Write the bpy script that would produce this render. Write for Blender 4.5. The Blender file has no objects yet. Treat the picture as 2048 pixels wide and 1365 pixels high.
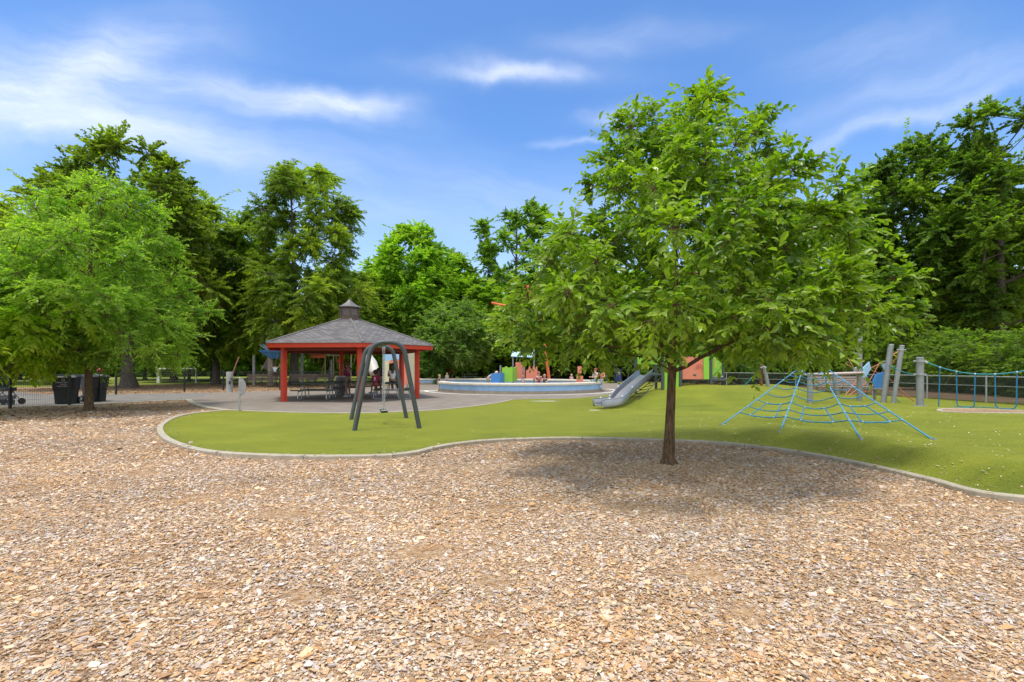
import bpy, bmesh, math, random
import numpy as np
from mathutils import Vector, Matrix

C = bpy.context.scene.collection
SC = bpy.context.scene
PI = math.pi
# ------------------------------------------------------------------ camera, sky, sun, exposure
FPX, HOR, CAMZ = 1000.0, 735.0, 1.5            # focal length in photo pixels, eye level row, eye height
cam_d = bpy.data.cameras.new("camera")
cam = bpy.data.objects.new("camera", cam_d); C.objects.link(cam)
cam.location = (0, 0, CAMZ); cam.rotation_euler = (math.radians(90), 0, 0)
cam_d.sensor_width = 36.0; cam_d.lens = 36.0 * FPX / 2048.0
cam_d.shift_y = (HOR - 682.5) / 2048.0
cam_d.clip_start = 0.05; cam_d.clip_end = 2000
SC.camera = cam

SUN_EL, SUN_AZ = math.radians(79), math.radians(215)     # azimuth clockwise from +Y
sun_dir = Vector((math.sin(SUN_AZ) * math.cos(SUN_EL), math.cos(SUN_AZ) * math.cos(SUN_EL), math.sin(SUN_EL)))
sd = bpy.data.lights.new("sun", 'SUN'); sd.energy = 2.0; sd.angle = math.radians(12); sd.color = (1.0, 0.95, 0.86)
so = bpy.data.objects.new("sun", sd); C.objects.link(so)
so.rotation_euler = (-sun_dir).to_track_quat('-Z', 'Y').to_euler()

SC.view_settings.view_transform = 'Standard'; SC.view_settings.look = 'None'
SC.view_settings.exposure = 0.7; SC.view_settings.gamma = 1.0
SC.cycles.max_bounces = 10; SC.cycles.diffuse_bounces = 6; SC.cycles.glossy_bounces = 3
SC.cycles.transmission_bounces = 8; SC.cycles.transparent_max_bounces = 8
SC.cycles.caustics_reflective = False; SC.cycles.caustics_refractive = False
SC.cycles.use_adaptive_sampling = True; SC.cycles.adaptive_threshold = 0.012

W = bpy.data.worlds.new("World"); SC.world = W; W.use_nodes = True
def build_sky():
    nt = W.node_tree; nt.nodes.clear(); N = nt.nodes.new; L = nt.links.new
    def math_(op, a, b=None, c=None, clamp=False):
        n = N('ShaderNodeMath'); n.operation = op; n.use_clamp = clamp
        for i, x in enumerate((a, b, c)):
            if x is None: continue
            if isinstance(x, (int, float)): n.inputs[i].default_value = x
            else: L(x, n.inputs[i])
        return n.outputs[0]
    out = N('ShaderNodeOutputWorld'); bg = N('ShaderNodeBackground'); L(bg.outputs[0], out.inputs[0])
    bg.inputs[1].default_value = 0.128
    sky = N('ShaderNodeTexSky'); sky.sky_type = 'NISHITA'; sky.sun_disc = False
    sky.sun_elevation = SUN_EL; sky.sun_rotation = SUN_AZ
    sky.air_density = 1.0; sky.dust_density = 0.6; sky.ozone_density = 2.0; sky.altitude = 0
    hs = N('ShaderNodeHueSaturation'); hs.inputs['Saturation'].default_value = 1.06; hs.inputs['Value'].default_value = 1.0
    L(sky.outputs[0], hs.inputs['Color'])
    tc = N('ShaderNodeTexCoord'); sp = N('ShaderNodeSeparateXYZ'); L(tc.outputs['Generated'], sp.inputs[0])
    x, y, z = sp.outputs
    yy = math_('MAXIMUM', y, 0.08)
    u = math_('DIVIDE', x, yy); w = math_('DIVIDE', z, yy)
    cb = N('ShaderNodeCombineXYZ'); L(u, cb.inputs[0]); L(w, cb.inputs[1])
    # wind-drawn warp of the cirrus
    n1 = N('ShaderNodeTexNoise'); n1.inputs['Scale'].default_value = 3.2; n1.inputs['Detail'].default_value = 5; n1.inputs['Roughness'].default_value = .55
    L(cb.outputs[0], n1.inputs['Vector'])
    s1 = N('ShaderNodeSeparateColor'); L(n1.outputs['Color'], s1.inputs[0])
    du = math_('MULTIPLY', math_('SUBTRACT', s1.outputs[0], .5), .30)
    dw = math_('MULTIPLY', math_('SUBTRACT', s1.outputs[1], .5), .13)
    u2 = math_('ADD', u, du); w2 = math_('ADD', w, dw)
    def fib(scale_u, scale_w, rot, det=6, rough=.6):
        c, s = math.cos(rot), math.sin(rot)
        a = math_('MULTIPLY', math_('ADD', math_('MULTIPLY', u2, c), math_('MULTIPLY', w2, s)), scale_u)
        b = math_('MULTIPLY', math_('SUBTRACT', math_('MULTIPLY', w2, c), math_('MULTIPLY', u2, s)), scale_w)
        k = N('ShaderNodeCombineXYZ'); L(a, k.inputs[0]); L(b, k.inputs[1])
        n = N('ShaderNodeTexNoise'); n.inputs['Scale'].default_value = 1; n.inputs['Detail'].default_value = det; n.inputs['Roughness'].default_value = rough
        L(k.outputs[0], n.inputs['Vector']); return n.outputs['Fac']
    fL = fib(2.2, 11.0, -.20, 9, .66); fR = fib(1.8, 11.0, .32, 9, .66)
    # patches: centre px, half length, half thickness (photo rows), tilt (deg, + = rising right), density, fibre
    P = [(60, 205, 380, 70, -9, .92, fL), (300, 275, 300, 34, -13, .55, fL), (240, 105, 120, 62, 25, .60, fL), (130, 120, 280, 80, 5, .55, fL), (430, 172, 300, 30, -14, .48, fL),
         (660, 212, 130, 26, 4, .85, fL), (560, 205, 210, 26, -8, .5, fL), (1025, 146, 95, 15, 0, .85, fL), (1000, 140, 230, 26, -2, .28, fL), (1180, 95, 110, 22, -3, .3, fL), (1215, 222, 60, 20, 10, .5, fR),
         (1850, 228, 330, 17, 18, .42, fR), (1900, 165, 330, 50, 16, .30, fR), (1740, 95, 200, 60, 8, .22, fR), (1300, 60, 200, 30, 4, .2, fR), (1160, 278, 70, 9, 4, .4, fR),
         (700, 330, 500, 60, -4, .16, fL), (850, 430, 700, 70, 0, .26, fL)]
    tot = None
    for (px, py, a, b, tilt, dens, f) in P:
        cu, cw = (px - 1024) / 1000, (735 - py) / 1000
        t = math.radians(tilt); c, s = math.cos(t), math.sin(t)
        pu = math_('SUBTRACT', u2, cu); pw = math_('SUBTRACT', w2, cw)
        e1 = math_('MULTIPLY', math_('ADD', math_('MULTIPLY', pu, c), math_('MULTIPLY', pw, s)), 1000 / a)
        e2 = math_('MULTIPLY', math_('SUBTRACT', math_('MULTIPLY', pw, c), math_('MULTIPLY', pu, s)), 1000 / b)
        r = math_('ADD', math_('MULTIPLY', e1, e1), math_('MULTIPLY', e2, e2))
        g = math_('POWER', 2.718, math_('MULTIPLY', r, -1.1))
        g = math_('MULTIPLY', g, dens)
        g = math_('MULTIPLY', g, math_('MULTIPLY_ADD', f, 1.5, -.25, clamp=True))
        tot = g if tot is None else math_('ADD', tot, math_('MULTIPLY', g, math_('SUBTRACT', 1.0, tot, clamp=True)))
    front = math_('GREATER_THAN', y, 0.08)
    tot = math_('MULTIPLY', tot, front, clamp=True)
    # thin pale veil low down
    veil = math_('MULTIPLY', math_('POWER', math_('SUBTRACT', 1.0, math_('MULTIPLY', z, 2.4), clamp=True), 2.0), .72)
    tot2 = math_('ADD', tot, math_('MULTIPLY', veil, math_('SUBTRACT', 1.0, tot)), clamp=True)
    # unseen white overcast added overhead and behind the viewer as soft fill light
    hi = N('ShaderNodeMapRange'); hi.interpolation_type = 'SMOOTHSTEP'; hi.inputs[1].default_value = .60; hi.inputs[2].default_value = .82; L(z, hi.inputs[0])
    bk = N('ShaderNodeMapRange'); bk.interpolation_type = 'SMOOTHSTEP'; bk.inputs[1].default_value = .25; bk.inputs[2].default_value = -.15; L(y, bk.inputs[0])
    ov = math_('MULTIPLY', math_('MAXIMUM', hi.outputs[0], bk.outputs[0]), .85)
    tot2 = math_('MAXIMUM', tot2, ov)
    mx = N('ShaderNodeMix'); mx.data_type = 'RGBA'
    tint = N('ShaderNodeMix'); tint.data_type = 'RGBA'; tint.blend_type = 'MULTIPLY'; tint.inputs[0].default_value = 1
    L(hs.outputs[0], tint.inputs[6]); tint.inputs[7].default_value = (.68, .90, 1.12, 1)
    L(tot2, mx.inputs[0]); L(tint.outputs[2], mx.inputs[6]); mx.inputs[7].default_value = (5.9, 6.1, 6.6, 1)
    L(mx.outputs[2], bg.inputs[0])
build_sky()

# ------------------------------------------------------------------ helpers: placing
def g2(u, v, z=0.0):
    """point of a level z under photo pixel (u, v)"""
    Y = (CAMZ - z) * FPX / (v - HOR)
    return Vector(((u - 1024) / FPX * Y, Y, z))
def at3(u, Y, v):
    return Vector(((u - 1024) / FPX * Y, Y, CAMZ - (v - HOR) / FPX * Y))
def X(u, Y): return (u - 1024) / FPX * Y

# ------------------------------------------------------------------ materials
def nodes_of(m):
    m.use_nodes = True; nt = m.node_tree; nt.nodes.clear()
    out = nt.nodes.new('ShaderNodeOutputMaterial'); b = nt.nodes.new('ShaderNodeBsdfPrincipled')
    nt.links.new(b.outputs[0], out.inputs[0]); return nt, b, out
_mats = {}
def M(name, col, rough=.6, metal=0.0, var=.12, scale=6.0, bump=0.0, bscale=30.0, dirt=0.0, spec=.5):
    if name in _mats: return _mats[name]
    m = bpy.data.materials.new(name); nt, b, out = nodes_of(m); N = nt.nodes.new; L = nt.links.new
    tc = N('ShaderNodeTexCoord')
    n = N('ShaderNodeTexNoise'); n.inputs['Scale'].default_value = scale; n.inputs['Detail'].default_value = 6; n.inputs['Roughness'].default_value = .62
    L(tc.outputs['Object'], n.inputs['Vector'])
    r = N('ShaderNodeValToRGB'); r.color_ramp.elements[0].position = .3; r.color_ramp.elements[1].position = .7
    r.color_ramp.elements[0].color = tuple(c * (1 - var) for c in col) + (1,)
    r.color_ramp.elements[1].color = tuple(min(1, c * (1 + var)) for c in col) + (1,)
    L(n.outputs['Fac'], r.inputs[0])
    colout = r.outputs[0]
    if dirt:
        n3 = N('ShaderNodeTexNoise'); n3.inputs['Scale'].default_value = 2.3; n3.inputs['Detail'].default_value = 8; n3.inputs['Roughness'].default_value = .7
        L(tc.outputs['Object'], n3.inputs['Vector'])
        rr = N('ShaderNodeValToRGB'); rr.color_ramp.elements[0].position = .5; rr.color_ramp.elements[1].position = .75
        rr.color_ramp.elements[0].color = (0, 0, 0, 1); rr.color_ramp.elements[1].color = (dirt, dirt, dirt, 1)
        L(n3.outputs['Fac'], rr.inputs[0])
        mx = N('ShaderNodeMix'); mx.data_type = 'RGBA'; L(rr.outputs[0], mx.inputs[0]); L(colout, mx.inputs[6]); mx.inputs[7].default_value = (.09, .075, .055, 1)
        colout = mx.outputs[2]
    L(colout, b.inputs['Base Color'])
    b.inputs['Roughness'].default_value = rough; b.inputs['Metallic'].default_value = metal; b.inputs['Specular IOR Level'].default_value = spec
    if bump:
        n2 = N('ShaderNodeTexNoise'); n2.inputs['Scale'].default_value = bscale; n2.inputs['Detail'].default_value = 5
        L(tc.outputs['Object'], n2.inputs['Vector'])
        bp = N('ShaderNodeBump'); bp.inputs['Strength'].default_value = bump; bp.inputs['Distance'].default_value = .02
        L(n2.outputs['Fac'], bp.inputs['Height']); L(bp.outputs[0], b.inputs['Normal'])
    _mats[name] = m; return m

def leaf_mat(name, rough=.42, trans=.38, tcol=(.9, 1.0, .35), spec=.45):
    m = bpy.data.materials.new(name); nt, b, out = nodes_of(m); N = nt.nodes.new; L = nt.links.new
    a = N('ShaderNodeAttribute'); a.attribute_name = 'col'
    oi = N('ShaderNodeObjectInfo')
    hs = N('ShaderNodeHueSaturation')
    mr = N('ShaderNodeMapRange'); mr.inputs[3].default_value = .86; mr.inputs[4].default_value = 1.14; L(oi.outputs['Random'], mr.inputs[0])
    L(mr.outputs[0], hs.inputs['Value']); L(a.outputs['Color'], hs.inputs['Color'])
    L(hs.outputs[0], b.inputs['Base Color']); b.inputs['Roughness'].default_value = rough; b.inputs['Specular IOR Level'].default_value = spec
    t = N('ShaderNodeBsdfTranslucent')
    mu = N('ShaderNodeMix'); mu.data_type = 'RGBA'; mu.blend_type = 'MULTIPLY'; mu.inputs[0].default_value = 1
    L(hs.outputs[0], mu.inputs[6]); mu.inputs[7].default_value = tuple(c * 1.9 for c in tcol) + (1,)
    L(mu.outputs[2], t.inputs[0])
    ms = N('ShaderNodeMixShader'); ms.inputs[0].default_value = trans
    L(b.outputs[0], ms.inputs[1]); L(t.outputs[0], ms.inputs[2]); L(ms.outputs[0], out.inputs[0])
    return m

def attr_mat(name, rough=.85, var=.25, scale=60, spec=.2):
    """colour comes from the per-piece attribute 'col', broken up by fine noise"""
    m = bpy.data.materials.new(name); nt, b, out = nodes_of(m); N = nt.nodes.new; L = nt.links.new
    a = N('ShaderNodeAttribute'); a.attribute_name = 'col'
    tc = N('ShaderNodeTexCoord'); n = N('ShaderNodeTexNoise'); n.inputs['Scale'].default_value = scale; n.inputs['Detail'].default_value = 3
    L(tc.outputs['Object'], n.inputs['Vector'])
    mr = N('ShaderNodeMapRange'); mr.inputs[3].default_value = 1 - var; mr.inputs[4].default_value = 1 + var; L(n.outputs['Fac'], mr.inputs[0])
    hs = N('ShaderNodeHueSaturation'); L(a.outputs['Color'], hs.inputs['Color']); L(mr.outputs[0], hs.inputs['Value'])
    L(hs.outputs[0], b.inputs['Base Color']); b.inputs['Roughness'].default_value = rough; b.inputs['Specular IOR Level'].default_value = spec
    return m

# ------------------------------------------------------------------ helpers: objects
def tag(o, label=None, cat=None, group=None, kind=None):
    if label: o['label'] = label
    if cat: o['category'] = cat
    if group: o['group'] = group
    if kind: o['kind'] = kind
    return o
def thing(name, label, cat, loc=(0, 0, 0), rz=0.0, group=None):
    o = bpy.data.objects.new(name, None); C.objects.link(o); o.empty_display_size = .2
    o.location = loc; o.rotation_euler = (0, 0, rz); return tag(o, label, cat, group)
def copy_tree(o, parent=None):
    kids = [c for c in bpy.data.objects if c.parent == o]
    c = o.copy(); C.objects.link(c)
    if parent is not None: c.parent = parent
    for k in kids: copy_tree(k, c)
    return c
def link_mesh(name, me, mat, parent=None):
    o = bpy.data.objects.new(name, me); C.objects.link(o)
    if mat and not me.materials: me.materials.append(mat)
    if parent is not None: o.parent = parent
    return o
def np_mesh(name, V, F, col=None, smooth=False):
    """V (n,3); F list of (m,k) index arrays; col (faces,3) in the same order"""
    me = bpy.data.meshes.new(name)
    V = np.asarray(V, dtype=np.float32); me.vertices.add(len(V)); me.vertices.foreach_set('co', V.ravel())
    F = [np.asarray(f, dtype=np.int32) for f in F if len(f)]
    tot = np.concatenate([np.full(len(f), f.shape[1], dtype=np.int32) for f in F])
    idx = np.concatenate([f.ravel() for f in F])
    st = np.zeros(len(tot), dtype=np.int32); st[1:] = np.cumsum(tot)[:-1]
    me.loops.add(len(idx)); me.loops.foreach_set('vertex_index', idx)
    me.polygons.add(len(tot)); me.polygons.foreach_set('loop_start', st)
    me.polygons.foreach_set('use_smooth', np.full(len(tot), smooth, dtype=bool))
    me.update(calc_edges=True)
    if col is not None:
        a = me.attributes.new('col', 'FLOAT_COLOR', 'FACE')
        cc = np.ones((len(tot), 4), dtype=np.float32); cc[:, :3] = col
        a.data.foreach_set('color', cc.ravel())
    return me

class MB:
    """collects shapes that become ONE mesh object"""
    def __init__(s): s.v = []; s.f = []
    def add(s, vs, fs):
        k = len(s.v); s.v += [tuple(p) for p in vs]; s.f += [tuple(i + k for i in f) for f in fs]; return s
    def box(s, c, d, rz=0.0, m=None):
        c = Vector(c); hx, hy, hz = d[0] / 2, d[1] / 2, d[2] / 2
        R = m if m is not None else Matrix.Rotation(rz, 3, 'Z')
        b = min(hx, hy, hz) * .18
        vs = []
        # chamfered box: 24 vertices
        fs = []
        def P(x, y, z): vs.append(c + R @ Vector((x, y, z))); return len(vs) - 1
        id_ = {}
        for sx in (-1, 1):
            for sy in (-1, 1):
                for sz in (-1, 1):
                    id_[(sx, sy, sz, 0)] = P(sx * hx, sy * (hy - b), sz * (hz - b))
                    id_[(sx, sy, sz, 1)] = P(sx * (hx - b), sy * hy, sz * (hz - b))
                    id_[(sx, sy, sz, 2)] = P(sx * (hx - b), sy * (hy - b), sz * hz)
        for sgn in (-1, 1):
            fs.append([id_[(sgn, -1, -1, 0)], id_[(sgn, 1, -1, 0)], id_[(sgn, 1, 1, 0)], id_[(sgn, -1, 1, 0)]][::sgn])
            fs.append([id_[(-1, sgn, -1, 1)], id_[(1, sgn, -1, 1)], id_[(1, sgn, 1, 1)], id_[(-1, sgn, 1, 1)]][::-sgn])
            fs.append([id_[(-1, -1, sgn, 2)], id_[(1, -1, sgn, 2)], id_[(1, 1, sgn, 2)], id_[(-1, 1, sgn, 2)]][::sgn])
        for a in (-1, 1):
            for b_ in (-1, 1):
                fs.append([id_[(a, b_, -1, 0)], id_[(a, b_, 1, 0)], id_[(a, b_, 1, 1)], id_[(a, b_, -1, 1)]][::-a * b_])
                fs.append([id_[(a, -1, b_, 0)], id_[(a, 1, b_, 0)], id_[(a, 1, b_, 2)], id_[(a, -1, b_, 2)]][::a * b_])
                fs.append([id_[(-1, a, b_, 1)], id_[(1, a, b_, 1)], id_[(1, a, b_, 2)], id_[(-1, a, b_, 2)]][::-a * b_])
                for c_ in (-1, 1):
                    fs.append([id_[(a, b_, c_, 0)], id_[(a, b_, c_, 1)], id_[(a, b_, c_, 2)]][::a * b_ * c_])
        return s.add(vs, fs)
    def bar(s, a, b, w, h=None, roll=0.0):
        """rectangular bar from a to b"""
        a, b = Vector(a), Vector(b); d = b - a; L = d.length
        if L < 1e-6: return s
        q = d.to_track_quat('X', 'Z').to_matrix() @ Matrix.Rotation(roll, 3, 'X')
        return s.box((a + b) / 2, (L, w, h or w), m=q)
    def tube(s, pts, r, n=8, cap=True, closed=False):
        pts = [Vector(p) for p in pts]; k = len(pts)
        rs = r if isinstance(r, (list, tuple)) else [r] * k
        vs, fs = [], []; up = None
        for i, p in enumerate(pts):
            if closed: d = pts[(i + 1) % k] - pts[i - 1]
            else: d = pts[min(i + 1, k - 1)] - pts[max(i - 1, 0)]
            if d.length < 1e-9: d = Vector((0, 0, 1))
            d.normalize()
            if up is None: up = d.orthogonal()
            up = up - d * up.dot(d)
            if up.length < 1e-6: up = d.orthogonal()
            up.normalize(); sd_ = d.cross(up)
            for j in range(n):
                t = 2 * PI * j / n; vs.append(p + (up * math.cos(t) + sd_ * math.sin(t)) * rs[i])
        m = k if closed else k - 1
        for i in range(m):
            for j in range(n):
                a, b = i * n + j, i * n + (j + 1) % n; i2 = (i + 1) % k
                fs.append((a, b, i2 * n + (j + 1) % n, i2 * n + j))
        if cap and not closed:
            fs.append(tuple(range(n))[::-1]); fs.append(tuple((k - 1) * n + j for j in range(n)))
        return s.add(vs, fs)
    def lathe(s, c, prof, n=20, cap=True):
        """prof: (radius, z) list turned about the vertical through c"""
        c = Vector(c); vs, fs = [], []
        for (r, z) in prof:
            for j in range(n):
                t = 2 * PI * j / n; vs.append(c + Vector((r * math.cos(t), r * math.sin(t), z)))
        for i in range(len(prof) - 1):
            for j in range(n):
                fs.append((i * n + j, i * n + (j + 1) % n, (i + 1) * n + (j + 1) % n, (i + 1) * n + j))
        if cap:
            fs.append(tuple(range(n))[::-1]); fs.append(tuple((len(prof) - 1) * n + j for j in range(n)))
        return s.add(vs, fs)
    def prism(s, poly, o, ux, uy, depth):
        """poly (2-D) laid in the plane o + ux, uy and given a thickness"""
        o, ux, uy = Vector(o), Vector(ux).normalized(), Vector(uy).normalized(); nz = ux.cross(uy); k = len(poly)
        vs = [o + ux * a + uy * b for a, b in poly] + [o + ux * a + uy * b - nz * depth for a, b in poly]
        fs = [tuple(range(k)), tuple(range(2 * k - 1, k - 1, -1))]
        for i in range(k): fs.append((i, i + k, (i + 1) % k + k, (i + 1) % k))
        return s.add(vs, fs)
    def ball(s, c, r, n=12, sc=(1, 1, 1)):
        c = Vector(c); prof = []
        vs, fs = [c + Vector((0, 0, -r * sc[2]))], []
        k = n // 2
        for i in range(1, k):
            a = -PI / 2 + PI * i / k
            for j in range(n):
                t = 2 * PI * j / n
                vs.append(c + Vector((r * sc[0] * math.cos(a) * math.cos(t), r * sc[1] * math.cos(a) * math.sin(t), r * sc[2] * math.sin(a))))
        vs.append(c + Vector((0, 0, r * sc[2])))
        for j in range(n): fs.append((0, 1 + (j + 1) % n, 1 + j))
        for i in range(k - 2):
            for j in range(n):
                a = 1 + i * n
                fs.append((a + j, a + (j + 1) % n, a + n + (j + 1) % n, a + n + j))
        a = 1 + (k - 2) * n
        for j in range(n): fs.append((a + j, a + (j + 1) % n, len(vs) - 1))
        return s.add(vs, fs)
    def build(s, name, mat, parent=None, smooth=False):
        me = bpy.data.meshes.new(name); me.from_pydata([tuple(v) for v in s.v], [], s.f); me.update()
        if smooth:
            me.polygons.foreach_set('use_smooth', [True] * len(me.polygons))
            me.set_sharp_from_angle(angle=math.radians(40))
        return link_mesh(name, me, mat, parent)
def catmull(pts, n=8, closed=False):
    pts = [Vector(p) for p in pts]; k = len(pts); out = []
    rng = range(k) if closed else range(k - 1)
    for i in rng:
        if closed: p0, p1, p2, p3 = pts[i - 1], pts[i], pts[(i + 1) % k], pts[(i + 2) % k]
        else: p0, p1, p2, p3 = pts[max(i - 1, 0)], pts[i], pts[i + 1], pts[min(i + 2, k - 1)]
        for j in range(n):
            t = j / n
            out.append(.5 * ((2 * p1) + (p2 - p0) * t + (2 * p0 - 5 * p1 + 4 * p2 - p3) * t * t + (3 * p1 - p0 - 3 * p2 + p3) * t ** 3))
    if not closed: out.append(pts[-1])
    return out
def fillet(pts, r=.1, n=5):
    """polyline with rounded corners"""
    pts = [Vector(p) for p in pts]; out = [pts[0]]
    for i in range(1, len(pts) - 1):
        a, b, c = pts[i - 1], pts[i], pts[i + 1]
        d1 = (a - b); d2 = (c - b); rr = min(r, d1.length * .49, d2.length * .49)
        p, q = b + d1.normalized() * rr, b + d2.normalized() * rr
        for j in range(n + 1):
            t = j / n; out.append(p * (1 - t) ** 2 + b * 2 * t * (1 - t) + q * t * t)
    out.append(pts[-1]); return out
def text_mesh(name, txt, size, mat, parent, mtx, ext=.004):
    cu = bpy.data.curves.new(name, 'FONT'); cu.body = txt; cu.size = size; cu.extrude = ext; cu.align_x = 'CENTER'; cu.align_y = 'CENTER'; cu.resolution_u = 3
    t = bpy.data.objects.new(name + '_src', cu); C.objects.link(t)
    dg = bpy.context.evaluated_depsgraph_get(); me = bpy.data.meshes.new_from_object(t.evaluated_get(dg))
    bpy.data.objects.remove(t); bpy.data.curves.remove(cu)
    me.transform(mtx); me.name = name; me.materials.clear()
    return link_mesh(name, me, mat, parent)
def in_poly(P, poly):
    """vectorised point in polygon"""
    x, y = P[:, 0], P[:, 1]; ins = np.zeros(len(P), bool); k = len(poly)
    for i in range(k):
        x1, y1 = poly[i]; x2, y2 = poly[(i + 1) % k]
        if y1 == y2: continue
        c = ((y1 > y) != (y2 > y)) & (x < (x2 - x1) * (y - y1) / (y2 - y1) + x1); ins ^= c
    return ins
def dist_poly(P, line):
    """vectorised distance to an open polyline"""
    best = np.full(len(P), 1e9)
    for (a, b) in zip(line[:-1], line[1:]):
        a = np.array(a); d = np.array(b) - a; L2 = (d ** 2).sum() + 1e-12
        t = np.clip(((P - a) @ d) / L2, 0, 1); q = P - (a + t[:, None] * d)
        best = np.minimum(best, np.hypot(q[:, 0], q[:, 1]))
    return best
# ------------------------------------------------------------------ the setting: plan curves
def px2(l): return [tuple(g2(u, v)[:2]) for u, v in l]
front_px = [(378, 800.5), (380, 803), (390, 809), (410, 815), (440, 821)]       # kerb corner of the paving
K1 = px2([(455, 821.5), (415, 825), (375, 830), (345, 838), (325, 850), (320, 860), (326, 872), (345, 885), (385, 898), (440, 907), (520, 912), (620, 914.5), (720, 914), (790, 911.5),
          (835, 905.5), (885, 894), (950, 885), (1030, 880), (1130, 877.5), (1240, 879), (1335, 882.5), (1430, 887), (1540, 898), (1650, 915), (1750, 935), (1850, 958), (1950, 985), (2048, 998)])
K1 += [(6.7, 5.2), (7.9, 4.9), (9.6, 4.6), (12, 4.3), (16, 4.2)]
KERB_FRONT = [tuple(p[:2]) for p in catmull([(x, y, 0) for x, y in K1], 6)]
K2 = px2([(455, 821.5), (530, 824.5), (620, 827), (700, 827.5), (780, 826), (850, 823), (910, 818), (960, 812), (1000, 806), (1024, 800.5)])
KERB_PAVE = [tuple(p[:2]) for p in catmull([(x, y, 0) for x, y in K2], 6)]
RING_C, RING_R = (0.55, 33.0), 5.3
K3 = px2([(1024, 800.5), (1060, 799), (1120, 798.5), (1180, 796), (1215, 792), (1240, 785)]) + [(7.9, 30.5), (8.6, 34), (9.0, 39), (9.6, 45), (10.6, 51)]
KERB_RING = [tuple(p[:2]) for p in catmull([(x, y, 0) for x, y in K3], 5)]
TURF_BACK = [(20, 40), (19.4, 30), (19.9, 23.6), (20.3, 21), (23, 19), (30, 18)]
TURF = KERB_FRONT + [(30, 6)] + [tuple(p) for p in TURF_BACK[::-1]] + KERB_RING[::-1] + KERB_PAVE[::-1][1:-1]
KA = px2([(378, 800), (380, 803), (390, 808.5), (410, 814.5), (440, 819.5), (455, 821.5)])
KERB_END = [tuple(p[:2]) for p in catmull([(x, y, 0) for x, y in KA], 6)]
PLAZA = KERB_END + KERB_PAVE[1:] + KERB_RING[1:-3] + [(9.3, 47), (4, 48), (-3, 46.2), (-9, 42.6), (-11, 38), (-13.5, 33), (-15.5, 31.3), (-17.5, 29.8)]
PATH = [KERB_END[0]] + px2([(300, 803), (230, 807), (170, 811)]) + [(-19.5, 18.7), (-25, 16.5), (-36, 12), (-44, 15), (-42, 22)] + [(-31, 31), (-26, 27.8), (-22, 28), (-17.5, 29.8)]

def smooth(a, b, x): t = np.clip((x - a) / (b - a), 0, 1); return t * t * (3 - 2 * t)
_front = [p for p in KERB_FRONT if p[1] < 12.5][::4]
def turf_h(P):
    P = np.atleast_2d(np.asarray(P, float)); x, y = P[:, 0], P[:, 1]
    def bump(cx, cy, rx, ry): r = ((x - cx) / rx) ** 2 + ((y - cy) / ry) ** 2; return np.clip(1 - r, 0, 1) ** 2
    d = dist_poly(P, _front)
    h = .76 * bump(7.6, 19.8, 5.0, 4.0) + .66 * bump(11.6, 22.6, 4.0, 4.6) + .07 * bump(15.0, 14.5, 7.5, 7.0)
    h += .30 * smooth(.05, .75, d) * smooth(2.2, 6.0, x) * (1 - .8 * smooth(11.0, 15.5, y)) * (1 - smooth(17, 25, x))
    h += .05 * np.sin(x * .55 + 1) * smooth(.2, 2, d) * smooth(-4, 4, x) * (1 - smooth(18, 24, y)) * .6
    return np.maximum(h, 0)
def hz(x, y): return float(turf_h([(x, y)])[0])
def at(u, v):
    """where the line of sight of photo pixel (u, v) meets the turf"""
    lo = None
    for i in range(400):
        Y = 3 + i * .12
        p = at3(u, Y, v)
        if p.z <= hz(p.x, p.y):
            a, b = Y - .12, Y
            for _ in range(16):
                m = (a + b) / 2; q = at3(u, m, v)
                if q.z <= hz(q.x, q.y): b = m
                else: a = m
            return at3(u, b, v)
    return g2(u, v)

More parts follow.
